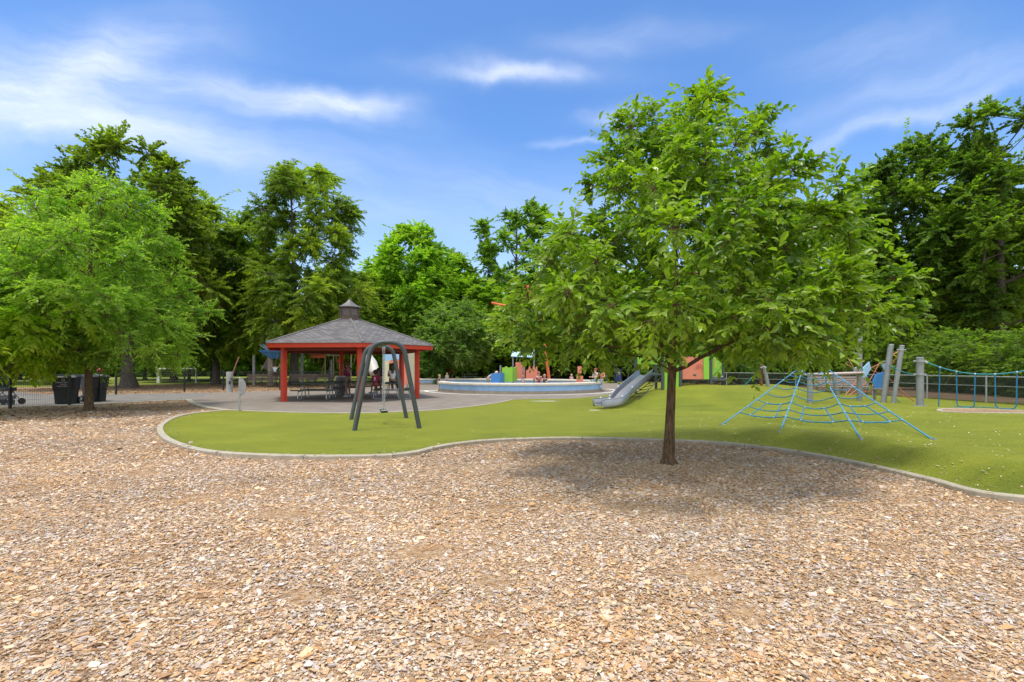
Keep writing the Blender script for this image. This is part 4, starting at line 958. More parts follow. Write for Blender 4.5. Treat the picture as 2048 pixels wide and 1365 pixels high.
for (r0, z0), (r1, z1) in zip(prof[:-1], prof[1:]): hexprism(b, r0, r1, z0, z1)
b.build('cupola_roof', M('cupola_metal', (.16, .15, .145), .5, metal=.4, var=.2), cupola)

# ------------------------------------------------------------------ picnic tables (green coated, galvanised frames)
def picnic_table(loc, rz, label, group='picnic tables under the pavilion', L=1.9, proto=[None]):
    if proto[0] is not None:
        t = copy_tree(proto[0]); t.location = loc; t.rotation_euler = (0, 0, rz); t['label'] = label; t['group'] = group; return t
    t = thing('picnic_table', label, 'picnic table', loc, rz, group)
    b = MB()
    for i in range(5): b.box((0, -.31 + i * .155, .745), (L, .142, .045))
    b.box((-.6, 0, .705), (.06, .70, .03)); b.box((.6, 0, .705), (.06, .70, .03)); b.build('tabletop', GREENCOAT, t)
    for s in (-1, 1):
        b = MB(); b.box((0, s * .70 - .075, .445), (L, .14, .045)); b.box((0, s * .70 + .075, .445), (L, .14, .045)); b.build('seat', GREENCOAT, t)
    for s in (-1, 1):
        b = MB(); x = s * .62
        loop = fillet([(x, -.16, .70), (x, -.30, .025), (x, -.88, .025), (x, -.76, .42), (x, -.55, .42)], .13, 5); b.tube(loop, .024, 7)
        loop = fillet([(x, .16, .70), (x, .30, .025), (x, .88, .025), (x, .76, .42), (x, .55, .42)], .13, 5); b.tube(loop, .024, 7)
        b.tube([(x, -.78, .40), (x, .78, .40)], .02, 6); b.tube([(x, 0, .40), (s * .1, 0, .70)], .018, 6)
        b.build('leg_frame', GALV, t, smooth=True)
    proto[0] = t; return t
picnic_table((-9.05, 23.25, .006), math.radians(6), 'green picnic table under the left side of the pavilion')
picnic_table((-5.75, 24.1, .006), math.radians(100), 'green picnic table seen end on under the right side of the pavilion')
picnic_table((-8.6, 26.4, .006), math.radians(4), 'green picnic table at the back of the pavilion behind the woman in magenta')
for i, (u, Y, a) in enumerate([(940, 56, .1), (982, 57, .05), (1020, 58, .1), (1062, 57, 0)]):
    picnic_table((X(u, Y), Y, -.01), a, ['dark picnic table under the trees nearest the leaning tree', 'second dark picnic table under the trees, counted from the leaning tree', 'third dark picnic table under the trees behind the blue play panel', 'dark picnic table under the trees behind the coral play panels'][i], 'dark picnic tables under the trees')

# ------------------------------------------------------------------ toddler swing frame on the turf
sw = thing('swing_frame', 'dark grey swing frame of two bent steel arches with one seat', 'swing', (0, 0, 0))
FA = (Vector((-3.72, 11.77, 0)), Vector((-2.25, 12.2, 0))); FB = (Vector((-4.58, 14.2, 0)), Vector((-3.08, 14.65, 0)))
tops = []
for (a, c), zt in ((FA, 2.10), (FB, 2.12)):
    d = (c - a).normalized(); mid = (a + c) / 2
    pts = fillet([a + Vector((0, 0, -.05)), mid - d * .36 + Vector((0, 0, zt)), mid + d * .36 + Vector((0, 0, zt)), c + Vector((0, 0, -.05))], .30, 8)
    b = MB(); b.tube(pts, .056, 12); b.build('arch', STEEL_DARK, sw, smooth=True); tops.append(mid + Vector((0, 0, zt - .01)))
bd = (tops[1] - tops[0]).normalized()
b = MB(); b.tube([tops[0], tops[1]], .050, 10); beam = b.build('top_beam', STEEL_DARK, sw, smooth=True)
mid = (tops[0] + tops[1]) / 2 + Vector((.02, 0, 0))
b = MB()
for s in (-.24, .24): b.box(mid + bd * s + Vector((0, 0, -.075)), (.05, .05, .07)); b.tube([mid + bd * s + Vector((0, 0, -.1)), mid + bd * s + Vector((0, 0, -.15))], .02, 6)
b.build('hanger', GALV, beam)
sz = .33
def chain(a, c, r=.0075):
    b = MB(); a, c = Vector(a), Vector(c); n = int((c - a).length / .042); ax_ = (c - a).normalized(); s1 = ax_.orthogonal().normalized(); s2 = ax_.cross(s1)
    for i in range(n):
        p = a + (c - a) * ((i + .5) / n); q = s1 if i % 2 else s2
        ring = [p + ax_ * .027 * math.cos(t) + q * .016 * math.sin(t) for t in [2 * PI * j / 8 for j in range(8)]]
        b.tube(ring, r * .75, 4, closed=True)
    return b
seat_c = Vector((mid.x, mid.y, sz))
for s in (-1, 1): chain(mid + bd * s * .24 + Vector((0, 0, -.14)), seat_c + bd * s * .26 + Vector((0, 0, .05))).build('chain', GALV, sw)
b = MB(); n = bd.cross(Vector((0, 0, 1)))
arcp = [seat_c + bd * .27 * math.sin(t) + Vector((0, 0, -.07 * math.cos(t) + .05)) for t in [(-1 + 2 * i / 8) * PI / 2 for i in range(9)]]
for p, q in zip(arcp[:-1], arcp[1:]): b.bar(p, q + (q - p) * .03, .16, .022)
st = b.build('seat', BLACKP, sw)
b = MB()
for s in (-1, 1): b.bar(seat_c + bd * s * .27 + n * -.09 + Vector((0, 0, .05)), seat_c + bd * s * .27 + n * .09 + Vector((0, 0, .05)), .03)
b.build('seat_bracket', GALV, st)

# ------------------------------------------------------------------ posts by the paving
p = g2(479, 823); t = thing('play_post', 'slim silver post carrying a half round metal plate at the paving edge', 'play panel', p)
b = MB(); b.tube([(0, 0, -.05), (0, 0, 1.13)], .030, 10); b.ball((0, 0, 1.135), .034); b.build('post', GALV, t, smooth=True)
b = MB(); poly = [(.03, -.30)] + [(.03 + .20 * math.sin(a), .03 + -.30 * math.cos(a)) for a in [PI * i / 16 for i in range(1, 17)]]
b.prism(poly, (0, -.01, .80), (1, 0, 0), (0, 0, 1), .02); b.build('half_round_plate', STAIN, t)
b = MB(); b.box((.03, 0, 1.02), (.10, .05, .05)); b.box((.03, 0, .62), (.10, .05, .05)); b.build('bracket', GALV, t)
p = g2(459, 785); t = thing('drinking_fountain', 'grey round pillar drinking fountain at the edge of the paving', 'drinking fountain', p)
FG = M('fountain_stone', (.34, .335, .31), .75, var=.15, scale=12, bump=.3)
b = MB(); b.lathe((0, 0, 0), [(.20, -.02), (.185, .02), (.178, .6), (.178, 1.20), (.165, 1.23)], 20); b.build('pillar', FG, t, smooth=True)
b = MB(); b.lathe((.27, -.06, .82), [(.06, -.05), (.17, .02), (.18, .05), (.14, .03)], 16); b.build('basin', STAIN, t, smooth=True)
b = MB(); b.box((.10, -.155, .58), (.10, .05, .18)); b.build('push_panel', BLACKM, t)
b = MB(); b.tube(fillet([(.22, -.05, .86), (.22, -.05, .93), (.28, -.06, .94)], .03), .012, 6); b.build('spout', STAIN, t)

# ------------------------------------------------------------------ black mesh fence on the left
def mesh_fence_panel(a, c, h, step_v, step_h, r):
    b = MB(); a, c = Vector(a), Vector(c); L_ = (c - a).length; d = (c - a) / L_
    k = max(1, int(L_ / step_v))
    for i in range(1, k): p = a + d * (L_ * i / k); b.bar(p + Vector((0, 0, .05)), p + Vector((0, 0, h)), r)
    z = .07
    while z < h: b.bar(a + Vector((0, 0, z)), c + Vector((0, 0, z)), r * 1.4); z += step_h
    b.bar(a + Vector((0, 0, h)), c + Vector((0, 0, h)), .035, .035)
    return b
def fence(name, label, pts, h, mat, post_r=.04, extra=.05, sv=.06, sh=.20, r=.005, cap=True):
    f = thing(name, label, 'fence', (0, 0, 0))
    for a, c in zip(pts[:-1], pts[1:]): mesh_fence_panel((a[0], a[1], a[2] if len(a) > 2 else 0), (c[0], c[1], c[2] if len(c) > 2 else 0), h, sv, sh, r).build('mesh_panel', mat, f)
    for a in pts:
        b = MB(); z = a[2] if len(a) > 2 else 0
        b.box((a[0], a[1], z + (h + extra) / 2 - .05), (post_r * 2, post_r * 2, h + extra + .1)); p = b.build('post', mat, f)
        if cap: b = MB(); b.box((a[0], a[1], z + h + extra + .02), (post_r * 2.7, post_r * 2.7, .05)); b.build('post_cap', mat, p)
    return f
fence('mesh_fence', 'black welded mesh fence in front of the bins and path', [tuple(g2(-60, 823)), tuple(g2(20, 816)), tuple(g2(139, 810.5))], 1.18, BLACKM)
fence('mesh_fence', 'black welded mesh fence along the brown leaf bed and plaza edge', [tuple(g2(232, 789.5)), tuple(g2(369, 783.5)), tuple(g2(447, 780)), (-15.5, 33.4, 0), (-13, 35.5, 0), (-11, 39.5, 0), (-9.4, 43.6, 0)], 1.18, BLACKM)
# open gate leaf between the two runs
gt = thing('gate', 'black gate leaf with red knob standing open beside the second bin', 'gate', (0, 0, 0))
ga, gb = g2(200, 804), Vector((X(232, 26.4), 26.4, 0))
mesh_fence_panel(ga, ga + (gb - ga) * .22, 1.12, .06, .2, .005).build('mesh_panel', BLACKM, gt)
b = MB(); b.box((ga.x, ga.y, .62), (.07, .07, 1.30)); b.build('gate_post', BLACKM, gt)
b = MB(); b.ball((ga.x, ga.y, 1.36), .115, 12, (1.1, 1, .9)); b.build('knob', M('crimson_paint', (.36, .02, .04), .5), gt, smooth=True)
b = MB(); b.box((ga.x - .07, ga.y - .05, 1.16), (.12, .03, .05)); b.box((ga.x + .09, ga.y - .05, 1.16), (.10, .03, .05)); b.build('latch', WHITE, gt)

# ------------------------------------------------------------------ wheeled bins
def bin_(loc, rz, label, lettered=True):
    t = thing('wheeled_bin', label, 'bin', loc, rz, 'black wheeled bins by the gate')
    b = MB(); k = [(.30, .28, .02), (.32, .33, .55), (.345, .37, .60), (.37, .42, 1.03), (.39, .44, 1.04), (.39, .44, 1.09)]
    vs = []; fs = []
    for (hx, hy, z) in k: vs += [(-hx, -hy, z), (hx, -hy, z), (hx, hy, z), (-hx, hy, z)]
    for i in range(len(k) - 1):
        for j in range(4): fs.append((i * 4 + j, i * 4 + (j + 1) % 4, i * 4 + 4 + (j + 1) % 4, i * 4 + 4 + j))
    fs += [(3, 2, 1, 0)]; b.add(vs, fs)
    b.box((0, -.335, .35), (.50, .02, .03)); b.box((0, .345, .35), (.50, .02, .03))
    b.build('body', BLACKP, t)
    b = MB(); vs = [(-.42, -.47, 1.09), (.42, -.47, 1.09), (.42, .49, 1.11), (-.42, .49, 1.11), (-.34, -.36, 1.17), (.34, -.36, 1.17), (.34, .38, 1.20), (-.34, .38, 1.20)]
    b.add(vs, [(3, 2, 1, 0), (4, 5, 6, 7), (0, 1, 5, 4), (1, 2, 6, 5), (2, 3, 7, 6), (3, 0, 4, 7)]); lid = b.build('lid', BLACKP, t)
    b = MB(); b.tube([(-.3, .53, 1.07), (.3, .53, 1.07)], .018, 6); b.box((-.25, .48, 1.07), (.04, .10, .03)); b.box((.25, .48, 1.07), (.04, .10, .03)); b.build('handle', BLACKP, t)
    for s in (-1, 1):
        b = MB(); b.tube([(s * .28, .30, .14), (s * .35, .30, .14)], .14, 16); w = b.build('wheel', M('tyre_rubber', (.02, .02, .02), .8), t)
        b = MB(); b.tube([(s * .352, .30, .14), (s * .358, .30, .14)], .06, 12); b.build('hub', GREYPOLE, w)
    if lettered:
        T = Matrix.Translation((0, -.405, .86)) @ Matrix.Rotation(math.radians(90 + 7), 4, 'X')
        for i, (s, h) in enumerate([('PUBLIC WORKS', .068), ('WASTE', .062), ('MANAGEMENT', .060)]):
            text_mesh('lettering', s, h, WHITE, t, T @ Matrix.Translation((0, .03 - i * .078, .004)))
        ring = [T @ Vector((.05 * math.cos(a), .125 + .04 * math.sin(a), .006)) for a in [2 * PI * i / 14 for i in range(14)]]
        b = MB(); b.tube(ring, .007, 5, closed=True); b.build('emblem', WHITE, t)
    return t
bin_(tuple(Vector((X(133, 20.6), 20.6, -.004))), math.radians(28), 'black wheeled bin with white lettering behind the mesh fence post')
bin_(tuple(Vector((X(189, 21.9), 21.9, -.004))), math.radians(62), 'black wheeled bin beside the gate with the red knob', False)

# stroller at the left edge
t = thing('stroller', 'black pushchair parked behind the mesh fence at the left edge', 'stroller', (X(12, 20.0), 20.0, -.004), math.radians(10))
b = MB(); b.box((0, 0, .62), (.42, .50, .14)); b.box((-.16, 0, .85), (.10, .46, .5), m=Matrix.Rotation(math.radians(-18), 3, 'Y')); b.build('seat', BLACKP, t)
b = MB(); b.add([(-.30 + .34 * math.sin(a), y, .96 + .26 * math.cos(a)) for y in (-.25, .25) for a in [-.9 + i * .3 for i in range(9)]], [(i, i + 1, i + 10, i + 9) for i in range(8)]); b.build('canopy', BLACKP, t)
b = MB()
for y in (-.25, .25): b.tube([(-.35, y, 1.05), (.10, y, .45), (.36, y, .14)], .016, 6); b.tube([(.10, y, .55), (-.28, y, .14)], .016, 6)
b.tube([(-.35, -.25, 1.05), (-.42, 0, 1.10), (-.35, .25, 1.05)], .018, 6); b.build('frame', STEEL_DARK, t)
for x in (-.28, .36):
    for y in (-.27, .27):
        b = MB(); b.tube([(x, y - .025, .13), (x, y + .025, .13)], .13, 14); b.build('wheel', BLACKM, t)
b = MB(); b.box((.02, 0, .30), (.40, .40, .14)); b.build('basket', M('grey_fabric', (.20, .20, .21), .9), t)

# soccer goal
gp = g2(318, 767.0); gs = gp.y * .001
t = thing('soccer_goal', 'white soccer goal standing on the lawn', 'goal', (gp.x, gp.y, -.01))
b = MB(); b.tube([(0, 0, 0), (0, 0, 1.38), (2.9, .9, 1.38), (2.9, .9, 0)], .07, 8); b.box((0, 0, .68), (.30, .30, 1.3)); b.build('frame', WHITE, t)
b = MB()
for i in range(15): x = 2.9 * i / 14; b.bar((x, .9 * i / 14, 1.35), (x - .15, .9 * i / 14 + .8, 0.02), .008)
for i in range(7): zz = 1.35 * i / 6; y = .8 * (1 - zz / 1.35); b.bar((-.15 * (1 - zz / 1.35), y, zz), (2.9 - .15 * (1 - zz / 1.35), .9 + y, zz), .008)
b.build('net', WHITE, t)

# ------------------------------------------------------------------ ring wall and outer low wall
WALLC = M('wall_concrete', (.40, .34, .26), .85, var=.15, scale=3, dirt=.3)
WALLB = M('wall_light_blue', (.33, .56, .82), .6, var=.10, scale=3, dirt=.2)
CAP = M('wall_cap_cream', (.68, .63, .52), .7, var=.10, scale=5, dirt=.2)
def sweep_arc(b, c, r, a0, a1, prof, n=60):
    k = len(prof); vs = []; fs = []
    for i in range(n + 1):
        a = math.radians(a0 + (a1 - a0) * i / n)
        for (dr, z) in prof: vs.append((c[0] + (r + dr) * math.cos(a), c[1] + (r + dr) * math.sin(a), z))
    for i in range(n):
        for j in range(k): fs.append((i * k + j, i * k + (j + 1) % k, (i + 1) * k + (j + 1) % k, (i + 1) * k + j))
    fs.append(tuple(range(k))[::-1]); fs.append(tuple(n * k + j for j in range(k))); return b.add(vs, fs)
def round_wall(name, label, c, r, a0, a1, h, ends=True):
    t = thing(name, label, 'low wall', (0, 0, 0))
    sweep_arc(MB(), c, r, a0, a1, [(-.16, .0), (.16, .0), (.16, .17), (-.16, .17)]).build('wall_base', WALLC, t)
    sweep_arc(MB(), c, r, a0, a1, [(-.15, .17), (.15, .17), (.15, h - .15), (-.15, h - .15)]).build('wall_band', WALLB, t)
    b = sweep_arc(MB(), c, r, a0 - .6, a1 + .6, [(-.23, h - .15), (.23, h - .15), (.25, h - .09), (.23, h - .02), (.16, h), (-.16, h), (-.23, h - .02), (-.25, h - .09)])
    b.build('wall_cap', CAP, t, smooth=True); return t
round_wall('round_wall', 'light blue circular low wall with cream cap round the toddler play area', RING_C, RING_R - .15, 186, 462, .62)
round_wall('curved_wall', 'outer light blue curved low wall left of the circular one', (-5.0, 34.6), 9.4, 68, 118, .52)
# mulch bank behind the outer wall
tag(sheet('planting_bed', [(-10, 43.5), (-7.5, 43.8), (-5, 44.2), (-2.4, 43.7), (-1, 44.5), (4, 49), (8, 52), (6, 57), (-4, 58), (-12, 52)], .03, MULCH), kind='structure')

# ------------------------------------------------------------------ play panels inside the ring
def panel(b, u0, u1, v0, v1, Y, th=.05, top=None):
    """upright board between photo columns and rows at depth Y; top = wavy outline"""
    x0, x1 = X(u0, Y), X(u1, Y); z0, z1 = at3(u0, Y, v1).z, at3(u0, Y, v0).z
    poly = [(x0, z0), (x1, z0), (x1, z1)] + ([(x0 + (x1 - x0) * a, z1 + d) for a, d in top] if top else []) + [(x0, z1)]
    return b.prism(poly, (0, Y, 0), (1, 0, 0), (0, 0, 1), -th)
wave = [(.85, .04), (.72, -.02), (.6, -.03), (.5, .04), (.35, .07), (.2, -.03), (.1, -.02)]
t = thing('play_house', 'blue and lime toddler play house with sky blue roof inside the ring wall', 'play house', (0, 0, 0))
b = MB(); panel(b, 982, 1001, 747, 770, 31.2); b.build('blue_panel', BLUE, t)
b = MB(); b.prism([(0, 0), (.9, 0), (.9, .75), (0, .75)], (X(1001, 31.2) + .01, 31.2, .40), (.25, .97, 0), (0, 0, 1), .05); b.build('side_panel', BLUE, t)
b = MB(); panel(b, 984, 996, 766, 769, 31.13, .05); b.build('foot_board', SKYBLUE, t)
b = MB(); panel(b, 1004, 1025, 735, 764, 32.2, .05, wave); b.build('lime_panel', LIME, t)
b = MB(); b.prism([(0, .32), (1.0, .32), (1.0, 1.2), (.7, 1.28), (.3, 1.2), (0, 1.26)], (X(1025, 32.2) + .01, 32.2, 0.25), (.3, .95, 0), (0, 0, 1), .05); b.build('side_panel', LIME, t)
for k, (u, Y, vt) in enumerate([(1001, 32.3, 731), (1026, 32.4, 744), (1026, 34.2, 702), (1068, 34.4, 695), (1047, 33.2, 728)]):
    b = MB(); x = X(u, Y); b.tube([(x, Y, 0), (x, Y, at3(u, Y, vt).z)], .06, 10); b.build('post', GREYPOLE, t, smooth=True)
b = MB(); panel(b, 1031, 1050, 725, 757, 33.6); b.build('coral_panel', CORAL, t)
b = MB(); panel(b, 1052, 1075, 741, 758, 32.8, .05, [(.9, .30), (.8, .05), (.66, .35), (.5, .0), (.3, .32), (.15, .02)]); b.build('coral_panel', CORAL, t)
b = MB(); x0, x1 = X(1022, 34), X(1069, 34)
b.prism([(0, 0), (x1 - x0, -.12), (x1 - x0 - .1, .40), (.12, .50)], (x0, 33.9, 2.25), (1, 0, 0), (0, .75, .66), .06); b.build('roof', SKYBLUE, t)
b = MB(); panel(b, 1155, 1163, 733, 747, 33); panel(b, 1153, 1166, 752, 773, 33); tag(b.build('coral_post', CORAL), 'narrow coral play post near the right end of the ring', 'play panel')

# ------------------------------------------------------------------ play kiosk behind the pavilion
KY = 36.0
t = thing('play_kiosk', 'coral play shop with painted sky blue sign board behind the pavilion', 'play house', (0, 0, 0))
def kx(u): return X(u, KY)
def kz(v): return at3(0, KY, v).z
b = MB(); b.prism([(kx(768), kz(722)), (kx(813), kz(718)), (kx(813), kz(698)), (kx(790), kz(699)), (kx(767), kz(703))], (0, KY, 0), (1, 0, 0), (0, 0, 1), -.06); sg = b.build('sign_board', SKYBLUE, t)
b = MB(); b.prism([(kx(776), kz(714)), (kx(785), kz(704)), (kx(812), kz(697.5)), (kx(812.5), kz(705)), (kx(796), kz(711)), (kx(782), kz(720)), (kx(776), kz(720))], (0, KY - .02, 0), (1, 0, 0), (0, 0, 1), -.015); b.build('banner', M('banner_grey', (.36, .33, .27), .6), sg)
inkm = M('dark_lettering', (.04, .045, .06), .6)
for ch, u, v, r in [('T', 773.5, 714.5, 20), ('H', 777.5, 712.5, 18), ('E', 781.5, 710.5, 16), ('N', 790, 706, 15), ('A', 794.5, 704.5, 14), ('T', 799, 703, 12)]:
    text_mesh('lettering', ch, .20, inkm, sg, Matrix.Translation((kx(u), KY - .045, kz(v))) @ Matrix.Rotation(math.radians(90), 4, 'X') @ Matrix.Rotation(math.radians(r), 4, 'Z'))
for ch, u, v in [('V', 792.5, 714), ('E', 796.5, 713)]:
    text_mesh('lettering', ch, .20, inkm, sg, Matrix.Translation((kx(u), KY - .01, kz(v))) @ Matrix.Rotation(math.radians(90), 4, 'X') @ Matrix.Rotation(math.radians(8), 4, 'Z'))
b = MB(); b.prism([(kx(768), kz(770)), (kx(778), kz(770)), (kx(778), kz(725)), (kx(782), kz(721)), (kx(768), kz(722))], (0, KY, 0), (1, 0, 0), (0, 0, 1), -.06); b.build('cream_wall', CREAM, t)
b = MB(); b.prism([(kx(778), kz(728)), (kx(796), kz(724)), (kx(796), kz(770)), (kx(814), kz(770)), (kx(814), kz(718.5)), (kx(778), kz(721.5))][::1], (0, KY + .01, 0), (1, 0, 0), (0, 0, 1), -.06); b.build('coral_wall', CORAL, t)
b = MB(); b.prism([(0, kz(770)), (1.1, kz(770)), (1.1, kz(700)), (0, kz(698))], (kx(815), KY, 0), (.45, .9, 0), (0, 0, 1), .06); b.build('side_wall', CREAM, t)
for u in (767, 814.5): b = MB(); b.tube([(kx(u), KY + .08, 0), (kx(u), KY + .08, kz(697))], .06, 8); b.build('post', GREYPOLE, t)

# ------------------------------------------------------------------ shade sail (olive fabric, orange poles) behind the young tree
Y = 44.0
t = thing('shade_sail', 'olive shade canopy on orange poles behind the left of the young tree', 'shade canopy', (0, 0, 0))
A_, B_, C_, D_ = at3(992, Y, 610), at3(1061, Y - 2, 578), at3(1085, Y, 622), at3(1120, Y + 3, 590)
b = MB(); n = 8; vs = []
for i in range(n + 1):
    for j in range(n + 1):
        s, q = i / n, j / n; p = A_ * (1 - s) * (1 - q) + B_ * s * (1 - q) + C_ * (1 - s) * q + D_ * s * q
        vs.append(p + Vector((0, 0, -1.0 * s * (1 - s) * 2 * (1 - q))))
b.add(vs, [(i * (n + 1) + j, i * (n + 1) + j + 1, (i + 1) * (n + 1) + j + 1, (i + 1) * (n + 1) + j) for i in range(n) for j in range(n)])
b.build('sail', M('olive_fabric', (.23, .26, .07), .8, var=.1), t, smooth=True)
b = MB(); b.tube([at3(983, Y, 606), at3(1020, Y, 615), at3(1090, Y, 625)], [.10, .16, .16], 8); b.build('boom', ORANGE, t)
b = MB(); b.tube([at3(1054, Y - 2, 571), at3(1068, Y - 2, 604), at3(1082, Y - 2, 640), Vector((at3(1100, Y - 2, 700).x, Y - 2, 0))], .13, 8); b.build('mast', ORANGE, t)

# ------------------------------------------------------------------ right play tower with steel slide
PY = 19.9
def pz(v, Y=PY): return at3(0, Y, v).z
t = thing('play_tower', 'lime and coral play tower on dark posts at the top of the slide', 'play tower', (0, 0, 0))
for u, Y, vt in [(1271, 20.6, 712), (1325, 19.4, 713), (1361, 19.6, 713), (1422, 19.8, 712), (1446, 20.4, 712), (1312, 21.4, 716), (1392, 21.4, 716)]:
    x = X(u, Y); b = MB(); b.box((x, Y, (pz(vt, Y) + hz(x, Y)) / 2 - .05), (.095, .095, pz(vt, Y) - hz(x, Y) + .1)); b.build('post', STEEL_DARK, t)
def tp(u0, u1, v0, v1, Y0, Y1, mat, name, th=.03):
    """board from (u0, Y0) to (u1, Y1)"""
    a, c = Vector((X(u0, Y0), Y0, 0)), Vector((X(u1, Y1), Y1, 0)); L_ = (c - a).length
    b = MB(); b.prism([(0, pz(v1, Y0)), (L_, pz(v1, Y1)), (L_, pz(v0, Y1)), (0, pz(v0, Y0))], a, c - a, (0, 0, 1), th); return b.build(name, mat, t)
tp(1275, 1322, 714, 729, 20.5, 19.5, LIME, 'lime_panel')
tp(1329, 1358, 714, 790, 19.45, 19.6, LIME, 'lime_panel')
tp(1365, 1407, 714, 759, 19.65, 19.75, CORAL, 'coral_panel')
tp(1407.5, 1418.5, 714, 759, 19.7, 19.75, LIME, 'lime_panel')
gp_ = tp(1425, 1443.5, 715, 753, 19.9, 20.3, LIME, 'lime_panel')
b = MB(); Y = 19.93; zz = pz(721, Y)
for i in range(5): b.prism([(0, 0), (.05, .03), (.10, 0), (.10, .05), (.05, .08), (0, .05)], (X(1428.5, Y), Y - .02, zz - i * .08), (1, .3, 0), (0, 0, 1), .012)
b.build('game_strip', M('yellow_print', (.70, .55, .06), .5), gp_)
b = MB(); Y = 20.05
for z in (pz(754, Y), pz(777, Y)): b.bar((X(1423, Y), Y, z), (X(1445, 20.4), 20.4, z), .07, .05)
b.build('shelf', WHITE, t)
b = MB(); b.box((X(1342, 20.4), 20.45, pz(750, 20.4)), (1.55, 1.5, .07)); b.box((X(1405, 20.6), 20.6, pz(760, 20.4)), (1.7, 1.3, .07)); b.build('deck', STEEL_DARK, t)
b = MB(); x = X(1372, 19.9); b.prism([(0, 0), (.55, .55), (.55, .70), (0, .12)], (x - .45, 19.9, hz(x, 19.9)), (1, 0, 0), (0, 0, 1), .5); b.build('ramp', STEEL_DARK, t)
# handprint-like slots on the coral board
b = MB()
for i in range(4): b.box((X(1394 + i * 3.2, 19.66), 19.655, pz(735 - (i % 3) * 1.5, 19.7)), (.022, .012, .18))
b.build('slot', M('slot_shade', (.45, .10, .06), .6), t)
# rubber mats
for nm, lab, poly in (('rubber_mat', 'orange rubber safety mat under the right half of the play tower', [(1366, 791), (1432, 789), (1450, 783), (1368, 784)]), ('rubber_mat', 'orange rubber safety mat behind the slide ladder', [(1296, 783), (1322, 783), (1322, 778), (1298, 777)])):
    pts = []
    for u, v in poly:
        Y = 20.2 if v > 786 else 22.0; pts.append((X(u, Y), Y))
    b = MB(); top_ = [(x, y, hz(x, y) + .035) for x, y in pts]; bot = [(x, y, hz(x, y) - .05) for x, y in pts]
    b.add(top_ + bot, [(0, 1, 2, 3), (0, 4, 5, 1), (1, 5, 6, 2), (2, 6, 7, 3), (3, 7, 4, 0)]); tag(b.build(nm, ORANGE), lab, 'mat', 'orange mats')
# rope ladder
t2 = thing('rope_ladder', 'dark rope ladder hanging beside the slide from the play tower', 'rope ladder', (0, 0, 0))
b = MB(); a1, a2, c1, c2 = Vector((X(1303, 19.6), 19.6, pz(762, 19.6))), Vector((X(1321, 19.4), 19.4, pz(756, 19.4))), Vector((X(1254, 18.9), 18.9, 0)), Vector((X(1276, 18.6), 18.6, 0))
c1.z, c2.z = hz(c1.x, c1.y), hz(c2.x, c2.y); b.tube([a1, c1], .014, 5); b.tube([a2, c2], .014, 5); b.build('side_rope', BLACKM, t2)
b = MB()
for i in range(1, 6): s = i / 6; b.tube([a1.lerp(c1, s), a2.lerp(c2, s)], .013, 5)
b.build('rung', BLACKM, t2)

# stainless slide
t = thing('slide', 'stainless steel slide running down the turf mound to the left', 'slide', (0, 0, 0))
top_ = Vector((X(1292, 19.9), 19.9, pz(751, 19.9))); 
P0 = Vector((X(1203, 17.7), 17.7, .17)); P1 = Vector((X(1232, 18.0), 18.0, .24))
cl = catmull([P0 + Vector((-.14, -.06, -.02)), P0, P1, P1.lerp(top_, .33) + Vector((0, 0, .05)), P1.lerp(top_, .7) + Vector((0, 0, .03)), top_], 7)
def slide_sweep(prof, lo=0, hi=None):
    b = MB(); hi = hi or len(cl); k = len(prof); vs = []; m = 0
    for i in range(lo, hi):
        d = cl[min(i + 1, len(cl) - 1)] - cl[max(i - 1, 0)]; dh = Vector((d.x, d.y, 0)).normalized(); s = Vector((dh.y, -dh.x, 0)); up = s.cross(d.normalized()); 
        if up.z < 0: up = -up
        w = 1.12 if i < 5 else 1.0
        for a, h in prof: vs.append(cl[i] + s * a * w + up * h)
        m += 1
    fs = [(i * k + j, i * k + j + 1, (i + 1) * k + j + 1, (i + 1) * k + j) for i in range(m - 1) for j in range(k - 1)]
    return b.add(vs, fs)
W_ = .27
bed = [(-W_ - .02, -.05), (-W_ - .02, .19), (-W_ - .01, .21), (-W_ + .005, .19), (-W_ + .03, .03), (-W_ + .10, 0), (0, -.01), (W_ - .10, 0), (W_ - .03, .03), (W_ - .005, .19), (W_ + .01, .21), (W_ + .02, .19), (W_ + .02, -.05)]
slide_sweep(bed).build('bed', STAIN, t, smooth=True)
for s in (-1, 1):
    b = MB(); pts = []
    for i in range(len(cl)):
        d = cl[min(i + 1, len(cl) - 1)] - cl[max(i - 1, 0)]; dh = Vector((d.x, d.y, 0)).normalized(); sd_ = Vector((dh.y, -dh.x, 0)); pts.append(cl[i] + sd_ * s * (W_ + .01) * (1.12 if i < 5 else 1) + Vector((0, 0, .215)))
    b.tube(pts, .020, 8); r_ = b.build('rail', STAIN, t, smooth=True)
    b = MB()
    for i in (9, 14, 20): b.ball(pts[i] + Vector((0, 0, .012)), .034, 8)
    b.build('rail_joint', WHITE, r_, smooth=True)
b = MB(); q = cl[10]; b.tube([Vector((q.x, q.y, hz(q.x, q.y) - .05)), Vector((q.x, q.y, q.z - .02))], .035, 8); b.lathe((q.x, q.y, hz(q.x, q.y)), [(.09, 0), (.09, .02)], 12); b.build('support_leg', GALV, t)

